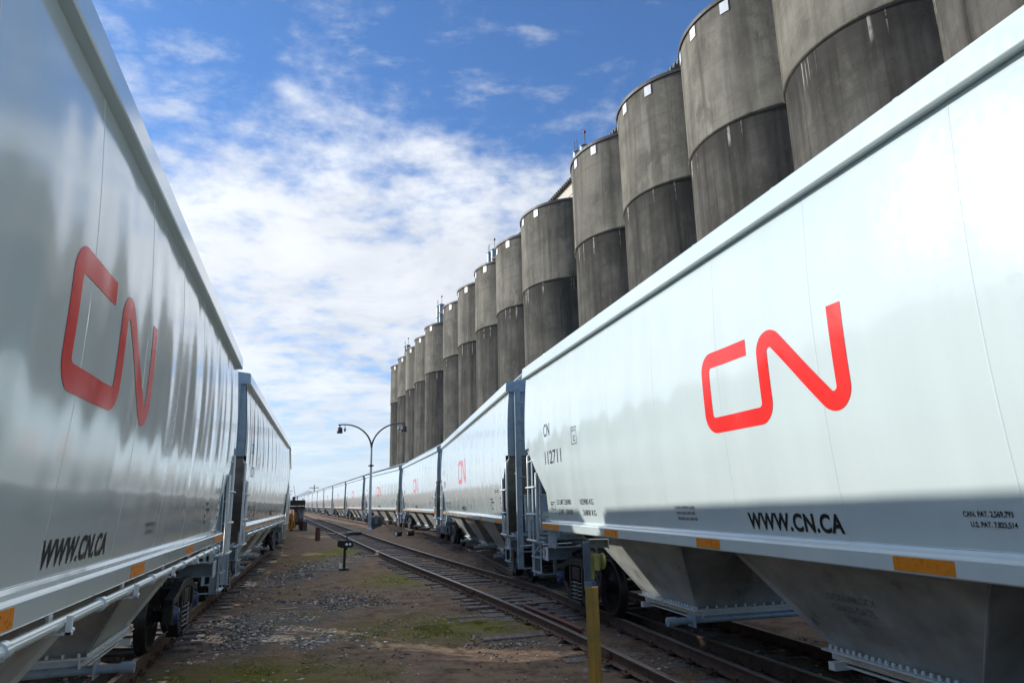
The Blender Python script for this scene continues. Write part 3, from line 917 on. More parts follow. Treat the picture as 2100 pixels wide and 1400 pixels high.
l_lab = ['nearest white grain hopper car on the left, in shade, mirroring dark silo streaks',
         'second white grain hopper car of the left-hand train, coupled beyond the nearest one',
         'third grain hopper car on the left, a sliver behind the second left-hand car',
         'fourth grain hopper car on the left, behind the work machine with the black canopy',
         'fifth grain hopper car on the left, far behind the work machine',
         'sixth grain hopper car on the left, farthest one behind the work machine']
lcars = []
for i, (n, f) in enumerate(L_CARS):
    c = copy_tree(proto, None, TINY if i > 1 else ())
    for ch in list(c.children):
        if i > 0 and ch.name.split('.')[0] == 'logo': bpy.data.objects.remove(ch)
    tag(c, l_lab[i], 'rail car', 'hopper cars of the left-hand train')
    lcars.append(c)
for c, (n, f) in zip(cars, R_CARS): place(c, n, f, -1)
for c, (n, f) in zip(lcars, L_CARS): place(c, n, f, 1)

# ---------------------------------------------------------------- silos
K = 5.0
SC2 = Vector((14.629, 32.615)); SDIR = Vector((sin(-0.33732), cos(-0.33732))); SNRM = Vector((cos(-0.33732), -sin(-0.33732)))
PITCH = 2 * 0.74269 * K; GAP = 0.74464 * K
def silo_c(k): return SC2 + SDIR * (PITCH * (k - 2) + GAP * ((k >= 5) + (k >= 10)))
H_TOP = 4.8399 * K + EYE; H_LED = 3.49 * K + EYE
facing = atan2(-SNRM.y, -SNRM.x)
def make_silo():
    s = empty('grain_silo')
    m = MB(); m.lathe([(K - 0.06, -0.2), (K - 0.06, H_LED - 0.10)], 'Z', 96); m.build('lower_wall', M['conc_lo'], s)
    m = MB(); m.lathe([(K - 0.06, H_LED - 0.10), (K + 0.05, H_LED - 0.06), (K + 0.06, H_LED), (K, H_LED + 0.10), (K, H_TOP - 0.22)], 'Z', 96); m.build('upper_wall', M['conc_hi'], s)
    m = MB(); m.lathe([(K, H_TOP - 0.22), (K + 0.10, H_TOP - 0.20), (K + 0.10, H_TOP), (0.0, H_TOP + 0.25)], 'Z', 96, smooth=False); m.build('roof_rim', M['rim'], s)
    for a in (-164.0, -138.6, 172.0):
        an = radians(a); w = radians(2.7)
        v = []
        for q in (-1, 0, 1):
            for z in (H_TOP - 0.92, H_TOP - 0.30):
                for r in (K + 0.002, K + 0.05):
                    v.append((r * cos(an + q * w), r * sin(an + q * w), z))
        f = []
        for q in range(2):
            b = q * 4
            f += [(b + 1, b + 5, b + 7, b + 3), (b + 0, b + 1, b + 5, b + 4), (b + 2, b + 6, b + 7, b + 3)]
        f += [(0, 2, 3, 1), (8, 9, 11, 10)]
        m = MB(); m.add(v, f); m.build('vent_cover', M['vent'], s)
    return s
s0 = make_silo()
silo_lab = ['grain silo cut off by the top right corner, rising behind the nearest hopper car roof',
            'very wide grain silo second from the right, running off the top of the photo',
            'tall concrete grain silo third from the right, its dark rim just touching the top edge',
            'fourth concrete grain silo from the right, with sloping gallery roof showing at its left',
            'fifth grain silo from the right, last of the nearest block, pipe stack behind its rim',
            'sixth grain silo from the right, after a gap, with pale gallery wall above its rim',
            'seventh grain silo from the right, second in the middle block',
            'eighth grain silo from the right, middle of the middle block',
            'ninth grain silo from the right, fourth in the middle block',
            'tenth grain silo from the right, last and narrowest of the middle block',
            'eleventh grain silo from the right, first of the far block, after the second gap',
            'twelfth grain silo from the right, second in the far block',
            'thirteenth grain silo from the right, middle of the far block',
            'fourteenth grain silo from the right, second from the left end of the row',
            'leftmost and farthest grain silo, its edge against the pale sky beside the lamp']
for k in range(15):
    s = s0 if k == 0 else copy_tree(s0)
    tag(s, silo_lab[k], 'silo', 'concrete grain silos in a row')
    c = silo_c(k); s.location = (c.x, c.y, 0)
# conveyor gallery along the silo tops
def row_pt(k, lat, z):
    c = SC2 + SDIR * (PITCH * (k - 2)) + SNRM * lat
    return Vector((c.x, c.y, z))
def make_gallery():
    g = empty('conveyor_gallery', tuple(row_pt(2, 2, H_TOP)), atan2(SDIR.y, SDIR.x))
    L0, L1 = -3.5 * PITCH, 5.6 * PITCH
    m = MB()
    top = 30.45 - H_TOP
    # corrugated wall facing the tracks (local +y is towards the tracks)
    n = int((L1 - L0) / 0.12); v = []
    for i in range(n + 1):
        x = L0 + (L1 - L0) * i / n; y = 2.0 + (0.035 if i % 2 else 0)
        v += [(x, y, 0.1), (x, y, top)]
    m.add(v, [(2 * i, 2 * i + 2, 2 * i + 3, 2 * i + 1) for i in range(n)])
    m.box(L0, L1, -2.0, 1.97, 0.1, top)
    m.build('wall', simple('cream_corrugated_sheet', (0.50, 0.47, 0.38), 0.6, 0, 0.12, 3), g)
    m = MB()
    m.prism([(2.35, top - 0.05), (2.35, top + 0.12), (0, top + 0.75), (-2.35, top + 0.12), (-2.35, top - 0.05)], L0 - 0.3, L1 + 0.3, 'YZ')
    for i in range(int((L1 - L0) / 0.45)):
        x = L0 + i * 0.45
        m.box(x, x + 0.16, 2.35, 2.44, top - 0.03, top + 0.14)
    m.build('roof', simple('dark_roof_sheet', (0.045, 0.047, 0.05), 0.6, 0, 0.2, 3), g)
    for i in range(14):
        x = L0 + 3 + i * 4.6
        m = MB(); m.box(x, x + 1.3, 2.045, 2.07, 0.8, 2.6); m.build('window', simple('dull_window', (0.10, 0.13, 0.16), 0.15, 0, 0.1, 2) if i == 0 else bpy.data.materials['dull_window'], g)
    m = MB()
    for i in range(40):
        x = L0 + i * (L1 - L0) / 39
        m.tube([(x, 3.6, 0.1), (x, 3.6, 1.25)], 0.03, 6)
    for z in (0.65, 1.2): m.tube([(L0, 3.6, z), (L1, 3.6, z)], 0.025, 6)
    m.build('railing', M['rust'], g)
    tag(g, 'long cream corrugated conveyor gallery with dark roof on top of the nearer silos', 'building')
make_gallery()
def make_stack(k, lat, htop, label):
    p = row_pt(k, lat, H_TOP + 0.1)
    s = empty('pipe_stack', tuple(p), atan2(SDIR.y, SDIR.x))
    h = htop - H_TOP
    m = MB()
    for x, y, r in ((0, 0, 0.42), (1.15, 0.2, 0.36)):
        m.tube([(x, y, -0.2), (x, y, h)], r, 16)
        for z in (h * 0.35, h * 0.7, h - 0.15): m.lathe([(r, z), (r + 0.06, z), (r + 0.06, z + 0.1), (r, z + 0.1)], 'Z', 16, (x, y, 0))
    m.build('pipe', M['galv'], s)
    m = MB()
    for i in range(8): m.box(0.5, 1.0, 0.42, 0.45, i * h / 8, i * h / 8 + 0.04)
    for x in (0.5, 1.0): m.box(x, x + 0.04, 0.42, 0.46, 0, h + 0.9)
    m.tube([(-2.4, 0.2, h * 0.72), (0, 0.2, h * 0.78)], 0.22, 12)
    m.tube([(-0.2, 0, h - 0.1), (-0.2, 0, h + 1.1)], 0.03, 6)
    m.build('ladder', M['rust'], s)
    m = MB(); m.lathe([(0, 0), (0.11, 0.04), (0.13, 0.18), (0.08, 0.30), (0, 0.33)], 'Z', 12, (-0.2, 0, h + 1.1))
    m.build('warning_lamp', simple('red_lamp_glass', (0.30, 0.02, 0.02), 0.2, 0, 0.1, 5) if 'red_lamp_glass' not in bpy.data.materials else bpy.data.materials['red_lamp_glass'], s)
    tag(s, label, 'pipe stack', 'pipe stacks on the silo roofs')
make_stack(5.2, 0, 32.4, 'pipe stack with a red lamp behind the rim of the fifth silo from the right')
make_stack(8.75, 0, 32.3, 'grey pipe stack with ladder standing above the seventh and eighth silos')
make_stack(12.55, 0, 33.2, 'tall thin pipe stack standing in the gap before the far silo block')
make_stack(15.5, -1.3, 31.2, 'smallest pipe stack, on the far block of silos near its left end')

# ---------------------------------------------------------------- ground
def mound(x, y):
    h = 0.55 * math.exp(-(((x + 9.7) / 1.05) ** 2 + ((y - 53.0) / 3.5) ** 2))
    h += 0.25 * math.exp(-(((x + 7.0) / 1.3) ** 2 + ((y - 47.0) / 4.0) ** 2))
    h += 0.22 * math.exp(-(((x + 1.2) / 0.9) ** 2 + ((y - 27.0) / 4.0) ** 2))
    return h
def interp(poly, y):
    for (x0, y0), (x1, y1) in zip(poly[:-1], poly[1:]):
        if y0 <= y <= y1: return x0 + (x1 - x0) * (y - y0) / (y1 - y0)
    return poly[0][0] if y < poly[0][1] else poly[-1][0]
def offset(pl, d):
    out = []
    for i, p in enumerate(pl):
        a = Vector(pl[max(0, i - 1)]); b = Vector(pl[min(len(pl) - 1, i + 1)])
        t = (b - a).normalized(); n = Vector((t.y, -t.x))     # to the right
        out.append(tuple(Vector(p) + n * d))
    return out
def resample(pl, step):
    out = [Vector(pl[0])]; rest = step
    for a, b in zip(pl[:-1], pl[1:]):
        a = Vector(a); b = Vector(b); L = (b - a).length; t = rest
        d = (b - a) / L
        while t <= L: out.append(a + d * t); t += step
        rest = t - L
    return out
def smooth_poly(pl, it=3):
    P = [Vector(p) for p in pl]
    for _ in range(it):
        Q = [P[0]]
        for a, b in zip(P[:-1], P[1:]): Q += [a * .75 + b * .25, a * .25 + b * .75]
        Q.append(P[-1]); P = Q
    return [tuple(p) for p in P]
def car_centres(CARS, side):
    pts = []
    for n, f in CARS:
        n = Vector(n); f = Vector(f); d = (f - n).normalized(); left = Vector((-d.y, d.x))
        for p in (n, f): pts.append(tuple(p + left * side * 1.44))
    a = Vector(pts[0]); b = Vector(pts[1]); d = (b - a).normalized()
    pts.insert(0, tuple(a - d * 20)); a = Vector(pts[-2]); b = Vector(pts[-1]); pts.append(tuple(b + (b - a).normalized() * 60))
    return pts
trk_R = car_centres(R_CARS, -1); trk_L = car_centres(L_CARS, 1)
sid_left = [(3.2, 2.6), (1.69, 7.9), (-0.01, 13.55), (-5.01, 27.1), (-10.94, 44.7), (-23.72, 82.67), (-37.5, 123.0), (-51.0, 163.0)]
trk_S = offset(smooth_poly(sid_left, 3), 0.76)

def axis_vals(dense_a, dense_b, step, lo, hi, growth=1.22):
    v = []; x = dense_a
    while x <= dense_b + 1e-6: v.append(x); x += step
    st = step; x = v[-1]
    while x < hi: st *= growth; x += st; v.append(min(x, hi))
    st = step; x = v[0]; pre = []
    while x > lo: st *= growth; x -= st; pre.append(max(x, lo))
    return list(reversed(pre)) + v
def make_ground():
    xs = axis_vals(-9.0, 7.0, 0.075, -4000, 4000); ys = axis_vals(5.5, 22.0, 0.085, -300, 9000, 1.035)
    nx = len(xs); v = []
    for y in ys:
        for x in xs:
            z = mound(x, y)
            if abs(x) < 60 and -20 < y < 140:
                z += 0.05 * mnoise.noise(Vector((x * 0.45, y * 0.45, 0.0))) + 0.03 * mnoise.noise(Vector((x * 1.7, y * 1.7, 3.0)))
                if -9.2 < x < 7.2 and y < 26:
                    z += 0.020 * mnoise.noise(Vector((x * 5.2, y * 5.2, 7.0))) + 0.012 * mnoise.noise(Vector((x * 11, y * 11, 1.0)))
            v.append((x, y, z - 0.015))
    f = [(j * nx + i, j * nx + i + 1, (j + 1) * nx + i + 1, (j + 1) * nx + i) for j in range(len(ys) - 1) for i in range(nx - 1)]
    m = MB(); m.v = v; m.f = f; m.sm = [True] * len(f)
    mt, nt, b = new_mat('yard_soil')
    big = nz(nt, 0.55, 6, 0.6); mid = nz(nt, 2.6, 7, 0.65); fine = nz(nt, 17.0, 8, 0.75); grit = nz(nt, 70.0, 4, 0.7)
    vor = nt.nodes.new('ShaderNodeTexVoronoi'); vor.inputs['Scale'].default_value = 26
    tc = nt.nodes.new('ShaderNodeTexCoord'); nt.links.new(tc.outputs['Object'], vor.inputs['Vector'])
    c = cmix(nt, mrange(nt, big, 0.36, 0.66, 0, 1), (0.215, 0.138, 0.094), (0.205, 0.160, 0.120))
    c = cmix(nt, mrange(nt, mid, 0.43, 0.66, 0, 0.85), c, (0.062, 0.044, 0.034))
    c = cmix(nt, mrange(nt, fine, 0.50, 0.75, 0, 0.8), c, (0.34, 0.27, 0.21))
    # mossy areas
    def blob(cx, cy, rx, ry):
        mp = nt.nodes.new('ShaderNodeMapping'); mp.vector_type = 'POINT'
        mp.inputs['Location'].default_value = (-cx / rx, -cy / ry, 0); mp.inputs['Scale'].default_value = (1 / rx, 1 / ry, 0)
        nt.links.new(tc.outputs['Object'], mp.inputs['Vector'])
        ln = nt.nodes.new('ShaderNodeVectorMath'); ln.operation = 'LENGTH'; nt.links.new(mp.outputs[0], ln.inputs[0])
        return mrange(nt, ln.outputs['Value'], 0.2, 1.15, 1, 0)
    g = blob(-1.0, 12.6, 2.2, 1.55)
    for a in ((-3.4, 9.2, 1.9, 1.2), (-4.4, 13.6, 0.8, 1.2), (2.9, 9.0, 0.9, 2.0), (-3.2, 20.5, 1.6, 2.5), (-8, 32, 1.5, 6)):
        g = math_n(nt, 'MAXIMUM', g, blob(*a))
    gm = math_n(nt, 'MULTIPLY', g, mrange(nt, math_n(nt, 'ADD', math_n(nt, 'MULTIPLY', mid, 0.5), math_n(nt, 'MULTIPLY', fine, 0.5)), 0.38, 0.52, 0, 1), True)
    c = cmix(nt, gm, c, cmix(nt, mrange(nt, fine, 0.35, 0.7, 0, 1), (0.090, 0.100, 0.014), (0.215, 0.205, 0.035)))
    # grey gravel patches
    q = blob(-4.5, 13.6, 1.5, 3.8)
    for a in ((0.4, 11.4, 0.9, 0.6), (-6.5, 24, 1.2, 7)): q = math_n(nt, 'MAXIMUM', q, blob(*a))
    qm = math_n(nt, 'MULTIPLY', q, mrange(nt, mid, 0.40, 0.58, 0.1, 0.9), True)
    gcol = cmix(nt, vor.outputs['Color'], (0.075, 0.078, 0.085), (0.19, 0.195, 0.20))
    c = cmix(nt, qm, c, gcol)
    c = cmix(nt, mrange(nt, grit, 0.62, 0.74, 0, 0.6), c, (0.42, 0.36, 0.30))
    nt.links.new(c, b.inputs['Base Color']); b.inputs['Roughness'].default_value = 0.95
    b.inputs['Specular IOR Level'].default_value = 0.2
    hh = math_n(nt, 'ADD', math_n(nt, 'MULTIPLY', fine, 1.0), math_n(nt, 'MULTIPLY', grit, 0.35))
    hh = math_n(nt, 'ADD', hh, math_n(nt, 'MULTIPLY', vor.outputs['Distance'], math_n(nt, 'MULTIPLY', qm, -1.2)))
    bump(nt, b, hh, 1.0, 0.05)
    o = m.build('ground', mt, None, fix=False)
    tag(o, kind='structure')
make_ground()

# ---------------------------------------------------------------- tracks
RPROF = [(-0.070, 0.0), (0.070, 0.0), (0.070, 0.012), (0.012, 0.035), (0.012, 0.115), (0.036, 0.125), (0.036, 0.148), (0.028, 0.155), (-0.028, 0.155), (-0.036, 0.148), (-0.036, 0.125), (-0.012, 0.115), (-0.012, 0.035), (-0.070, 0.012)]
def rail_mats():
    m, nt, b = new_mat('rail_steel')
    tc = nt.nodes.new('ShaderNodeNewGeometry'); sp = nt.nodes.new('ShaderNodeSeparateXYZ'); nt.links.new(tc.outputs['Normal'], sp.inputs[0])
    ob = nt.nodes.new('ShaderNodeTexCoord'); s2 = nt.nodes.new('ShaderNodeSeparateXYZ'); nt.links.new(ob.outputs['Object'], s2.inputs[0])
    top = math_n(nt, 'MULTIPLY', mrange(nt, sp.outputs[2], 0.6, 0.9, 0, 1), mrange(nt, s2.outputs[2], 0.165, 0.17, 0, 1))
    n = nz(nt, 9, 5, 0.65)
    rust = cmix(nt, mrange(nt, n, 0.35, 0.7, 0, 1), (0.060, 0.034, 0.025), (0.125, 0.075, 0.052))
    head = cmix(nt, mrange(nt, n, 0.4, 0.7, 0, 1), (0.34, 0.31, 0.29), (0.19, 0.15, 0.13))
    nt.links.new(cmix(nt, top, rust, head), b.inputs['Base Color'])
    nt.links.new(mrange(nt, top, 0, 1, 0.8, 0.36), b.inputs['Roughness'])
    nt.links.new(mrange(nt, top, 0, 1, 0.1, 0.75), b.inputs['Metallic'])
    return m
M['rail'] = rail_mats()
def sweep(mb, line, prof, z):
    n = len(line); k = len(prof); v = []
    for i in range(n):
        a = Vector(line[max(0, i - 1)]); b = Vector(line[min(n - 1, i + 1)]); t = (b - a).normalized(); r = Vector((t.y, -t.x))
        for u, w in prof:
            p = Vector(line[i]) + r * u
            v.append((p.x, p.y, z + w))
    f = [(i * k + j, i * k + (j + 1) % k, (i + 1) * k + (j + 1) % k, (i + 1) * k + j) for i in range(n - 1) for j in range(k)]
    f += [tuple(range(k)), tuple(range((n - 1) * k + k - 1, (n - 1) * k - 1, -1))]
    mb.add(v, f)
def tie_mesh(mb, p, t, length, rnd, z0=None):
    r = Vector((t.y, -t.x)); L = length / 2 * rnd.uniform(0.95, 1.05); w = 0.115 * rnd.uniform(0.85, 1.1)
    top = 0.022 + rnd.uniform(-0.02, 0.016) - (0.03 * min(1.0, max(0.0, (15.5 - p.y) / 4.0)) if length > 2 else 0.022); sk = rnd.uniform(-0.03, 0.03)
    q = p + r * rnd.uniform(-0.08, 0.08); t2 = t + r * sk
    v = []
    for z in (-0.12, top):
        for a, b in ((-1, -1), (1, -1), (1, 1), (-1, 1)):
            x = q + r * a * L + t2 * b * w
            v.append((x.x, x.y, z + rnd.uniform(-0.006, 0.006)))
    mb.add(v, [(0, 3, 2, 1), (4, 5, 6, 7), (0, 1, 5, 4), (1, 2, 6, 5), (2, 3, 7, 6), (3, 0, 4, 7)])
def make_track(name, pl, label, ymin, nparts, seed, tie_len=2.5):
    rnd = random.Random(seed)
    base = resample(pl, 0.55)
    st = next(i for i, p in enumerate(base) if p.y > ymin)
    o = empty(name, (base[st].x, base[st].y, 0))
    inv = Vector((-base[st].x, -base[st].y, 0))
    sm = smooth_poly(pl, 2)
    def shift(mb): mb.v = [(x + inv.x, y + inv.y, z) for x, y, z in mb.v]; return mb
    for s in (-0.753, 0.753):
        m = MB(); sweep(m, [tuple(p) for p in resample(offset(sm, s), 0.9)], RPROF, RAIL - 0.155)
        shift(m).build('rail', M['rail'], o, fix=True)
    cnt = 0; rest = MB()
    for i in range(1, len(base) - 1):
        t = (base[i + 1] - base[i - 1]).normalized()
        if base[i].y > 140: break
        if base[i].y < ymin or cnt >= nparts:
            tie_mesh(rest, base[i], t, tie_len, rnd)
        else:
            m = MB(); tie_mesh(m, base[i], t, tie_len, rnd); tie = shift(m).build('sleeper', M['wood'], o, 0.012)
            if cnt < 45:
                for s in (-0.753, 0.753):
                    r = Vector((t.y, -t.x)); c = base[i] + r * s; m = MB()
                    m.beam((c.x - r.x * .16, c.y - r.y * .16, 0.036), (c.x + r.x * .16, c.y + r.y * .16, 0.036), 0.17, 0.014)
                    for q in (-0.1, 0.1):
                        dd = c + r * q
                        m.box(dd.x - 0.015, dd.x + 0.015, dd.y - 0.015, dd.y + 0.015, 0.03, 0.075)
                    shift(m).build('tie_plate', M['rust'], tie)
            cnt += 1
    if rest.v: tag(shift(rest).build('far_sleepers', M['wood'], o), kind='stuff')
    tag(o, label, 'railway track')
    return o, inv
make_track('railway_track', trk_R, 'railway track carrying the right-hand train of white hopper cars', 4.0, 70, 1)
make_track('railway_track', trk_L, 'railway track under the left-hand train, half sunk in dark gravel', 3.0, 60, 2)
ts, inv = make_track('railway_track', trk_S, 'empty middle track with grey weathered sleepers running between the two trains', 5.0, 95, 3)
# reddish guard rail and joint bars along the left rail of the middle track
left_line = offset(trk_S, -0.753)
def seg_of(pl, y0, y1, off):
    q = [tuple(p) for p in resample(offset(pl, off), 0.3)]
    return [p for p in q if y0 <= p[1] <= y1]
m = MB(); sweep(m, seg_of(trk_S, 10.9, 13.7, -0.753 + 0.20), RPROF, RAIL - 0.148)
m.v = [(x + inv.x, y + inv.y, z) for x, y, z in m.v]; m.build('guard_rail', simple('red_brown_rail', (0.16, 0.075, 0.06), 0.6, 0.3, 0.3, 8), ts)
m = MB()
for yy in (9.4, 15.8):
    ln = seg_of(trk_S, yy, yy + 0.95, -0.753)
    for s in (-0.035, 0.035):
        sweep(m, offset(ln, s), [(-0.014, 0.03), (0.014, 0.03), (0.014, 0.115), (-0.014, 0.115)], RAIL - 0.155)
    for p in ln: m.box(p[0] - 0.085, p[0] + 0.02, p[1] - 0.02, p[1] + 0.02, 0.085, 0.125)
m.v = [(x + inv.x, y + inv.y, z) for x, y, z in m.v]; m.build('joint_bar', M['rust'], ts)
# long turnout timbers sticking out on the camera side
m = MB()
rnd = random.Random(9)
for i in range(5):
    y = 11.5 + i * 0.56 + rnd.uniform(-0.12, 0.12)
    x = interp([tuple(p) for p in left_line], y) - 0.55
    mm = MB(); tie_mesh(mm, Vector((x, y)), Vector((-0.3, 0.954)), 1.3, rnd)
    mm.v = [(a + inv.x, b + inv.y, c + 0.015) for a, b, c in mm.v]
    mm.build('turnout_timber', M['wood'], ts, 0.012)

# ---------------------------------------------------------------- stones, tufts
def rock(mb, x, y, z, r, rnd):
    n = 6
    a0 = rnd.uniform(0, 6.28); sq = rnd.uniform(0.55, 0.9)
    v = [(x + rnd.uniform(-.2, .2) * r, y + rnd.uniform(-.2, .2) * r, z + r * sq * rnd.uniform(0.7, 1))]
    for k in range(n):
        a = a0 + k * 2 * pi / n
        q = r * rnd.uniform(0.75, 1.15)
        v.append((x + q * cos(a), y + q * sin(a), z + r * sq * rnd.uniform(0.15, 0.5)))
    for k in range(n):
        a = a0 + k * 2 * pi / n
        v.append((x + r * 0.9 * cos(a), y + r * 0.9 * sin(a), z - r * 0.4))
    f = [(0, 1 + k, 1 + (k + 1) % n) for k in range(n)] + [(1 + k, 1 + n + k, 1 + n + (k + 1) % n, 1 + (k + 1) % n) for k in range(n)]
    mb.add(v, f)
def stone_mat():
    mt, nt, b = new_mat('gravel_stone')
    g = nt.nodes.new('ShaderNodeNewGeometry')
    v = g.outputs['Random Per Island']
    r = nt.nodes.new('ShaderNodeValToRGB'); nt.links.new(v, r.inputs[0])
    els = r.color_ramp.elements
    els[0].position = 0; els[0].color = (0.06, 0.06, 0.064, 1); els[1].position = 1; els[1].color = (0.42, 0.40, 0.37, 1)
    e = els.new(0.45); e.color = (0.11, 0.11, 0.118, 1); e = els.new(0.75); e.color = (0.20, 0.178, 0.155, 1)
    nt.links.new(r.outputs[0], b.inputs['Base Color']); b.inputs['Roughness'].default_value = 0.8
    return mt
M['stone'] = stone_mat()
def inb(x, y, cx, cy, rx, ry): return ((x - cx) / rx) ** 2 + ((y - cy) / ry) ** 2
def gravel():
    rnd = random.Random(11); mb = MB()
    def scat(cx, cy, rx, ry, n, r0, r1):
        for _ in range(n):
            x = rnd.gauss(cx, rx * 0.5); y = rnd.gauss(cy, ry * 0.5)
            if mnoise.noise(Vector((x * 0.9, y * 0.9, 5))) + 0.5 * rnd.random() < 0.08: continue
            rock(mb, x, y, mound(x, y) - 0.012, rnd.uniform(r0, r1) * (1 + 0.6 * (rnd.random() ** 6)), rnd)
    scat(-4.3, 13.5, 1.5, 4.0, 4800, 0.012, 0.032)
    scat(0.3, 11.3, 1.0, 0.6, 500, 0.010, 0.028)
    scat(-3.3, 11.4, 0.9, 0.6, 420, 0.015, 0.045)
    scat(-6.8, 24, 1.0, 9, 2600, 0.02, 0.045)
    scat(-1.5, 14, 5.0, 8.0, 3800, 0.008, 0.022)
    for _ in range(4200):                                 # ballast around the tracks
        tr, off = rnd.choice(((trk_S, 1.3), (trk_R, 1.9), (trk_L, 1.7)))
        y = 5.5 + 40 * rnd.random() ** 1.6
        x = interp(tr, y) + rnd.gauss(0, off * 0.55)
        rock(mb, x, y, mound(x, y) - 0.008, rnd.uniform(0.012, 0.034), rnd)
    o = mb.build('gravel', M['stone'], None, fix=False)
    tag(o, 'loose grey gravel and small stones scattered over the yard soil', 'gravel', kind='stuff')
gravel()
def moss():
    rnd = random.Random(5); mb = MB()
    spots = ((-1.0, 12.6, 1.6, 0.95, 14000), (-3.4, 9.2, 1.7, 1.0, 10000), (-4.4, 13.6, 0.7, 1.0, 2600), (2.9, 9.0, 0.7, 1.8, 2000), (-3.2, 20.5, 1.3, 2.0, 1400))
    for cx, cy, rx, ry, n in spots:
        for _ in range(n):
            x = rnd.gauss(cx, rx * 0.55); y = rnd.gauss(cy, ry * 0.55)
            if mnoise.noise(Vector((x * 1.8, y * 1.8, 9))) < 0.02: continue
            h = rnd.uniform(0.012, 0.04); a = rnd.uniform(0, 6.28); w = 0.006
            lx, ly = rnd.uniform(-.025, .025), rnd.uniform(-.025, .025)
            z = mound(x, y) - 0.02 + 0.05 * mnoise.noise(Vector((x * 0.45, y * 0.45, 0.0)))
            mb.add([(x - w * cos(a), y - w * sin(a), z), (x + w * cos(a), y + w * sin(a), z), (x + lx, y + ly, z + h)], [(0, 1, 2)])
    mt, nt, b = new_mat('moss_green')
    g = nt.nodes.new('ShaderNodeNewGeometry')
    nt.links.new(cmix(nt, g.outputs['Random Per Island'], (0.11, 0.125, 0.018), (0.28, 0.26, 0.06)), b.inputs['Base Color']); b.inputs['Roughness'].default_value = 0.8
    o = mb.build('moss', mt, None, fix=False)
    tag(o, 'low green moss and short grass growing in patches on the soil', 'moss', kind='stuff')
moss()

# ---------------------------------------------------------------- street furniture and yard objects
def make_lamp():
    bx, by = -11.05, 53.3
    z0 = mound(bx, by) - 0.05
    s = empty('lamp_post', (bx, by, z0), 0.0)
    m = MB()
    m.tube([(0, 0, 0), (0, 0, 4.9)], [0.13, 0.095], 14); m.lathe([(0.20, 0), (0.20, 0.25), (0.13, 0.3)], 'Z', 14)
    m.tube([(0, 0, 4.9), (0, 0, 6.25)], [0.085, 0.075], 14)
    m.build('pole', simple('grey_lamp_pole', (0.42, 0.46, 0.50), 0.4, 0.4, 0.1, 4), s)
    m = MB(); m.lathe([(0.08, 4.8), (0.15, 4.82), (0.15, 4.93), (0.08, 4.95)], 'Z', 14); m.box(-0.22, 0.22, -0.05, 0.05, 4.83, 4.91)
    m.build('collar', M['black'], s)
    dk = simple('dark_lamp_steel', (0.05, 0.055, 0.06), 0.45, 0.3, 0.15, 6)
    for q in (-1, 1):
        m = MB(); pts = []
        for i in range(15):
            a = i / 14 * pi / 2
            pts.append((q * (2.15 - 2.15 * cos(a)), 0, 6.15 + 1.92 * sin(a)))
        pts.append((q * 2.62, 0, 8.06)); 
        m.tube(pts, [0.07 - 0.02 * i / 15 for i in range(16)], 10)
        m.build('arm', dk, s)
        m = MB()
        xc = q * 2.50
        m.tube([(xc, 0, 8.06), (xc, 0, 7.85)], 0.05, 8)
        m.lathe([(0.06, 7.88), (0.15, 7.86), (0.20, 7.78), (0.21, 7.55), (0.235, 7.42), (0.20, 7.40), (0.0, 7.42)], 'Z', 18, (xc, 0, 0))
        m.build('lamp_head', dk, s)
        m = MB(); xp = q * 2.10
        m.tube([(xp, 0, 8.02), (xp, 0, 7.80)], 0.025, 8); m.lathe([(0.03, 7.82), (0.08, 7.76), (0.085, 7.62), (0.05, 7.52), (0.0, 7.50)], 'Z', 14, (xp, 0, 0))
        m.build('photocell', M['galv'], s)
    tag(s, 'grey lamp post with two curved arms and dark hanging lamps, on a soil mound', 'lamp post')
make_lamp()

def make_switch_stand():
    x, y = -5.62, 23.3
    s = empty('switch_stand', (x, y, 0), 0.15)
    m = MB(); m.box(-0.038, 0.038, -0.038, 0.038, -0.2, 0.72); m.box(-0.16, 0.16, -0.08, 0.08, 0.0, 0.05)
    m.build('post', M['black'], s, 0.008)
    m = MB()
    m.prism([(-0.23, 0.74), (-0.23, 0.90), (-0.16, 0.94), (0.0, 0.92), (0.18, 0.94), (0.27, 0.89), (0.27, 0.73), (0.2, 0.70), (-0.1, 0.70)], -0.11, 0.11)
    m.tube([(0.06, 0, 0.92), (0.06, 0, 1.13)], 0.022, 8); m.tube([(0.06, -0.05, 0.62), (0.06, -0.05, 0.72)], 0.03, 8)
    m.build('lamp_box', M['black'], s, 0.02)
    for dx in (0.06, 0.17):
        m = MB(); m.lathe([(0.0, -0.135), (0.035, -0.132), (0.045, -0.11), (0.0, -0.10)], 'Y', 14, (dx, 0, 0.80))
        m.build('lens', simple('clear_lens', (0.75, 0.78, 0.82), 0.12, 0, 0.03, 4) if 'clear_lens' not in bpy.data.materials else bpy.data.materials['clear_lens'], s)
    m = MB(); m.box(-0.15, -0.07, -0.07, -0.05, 0.06, 0.22); m.build('tag_plate', M['vent'], s)
    tag(s, 'low black switch stand with two clear lenses, left of the empty middle track', 'switch stand')
make_switch_stand()

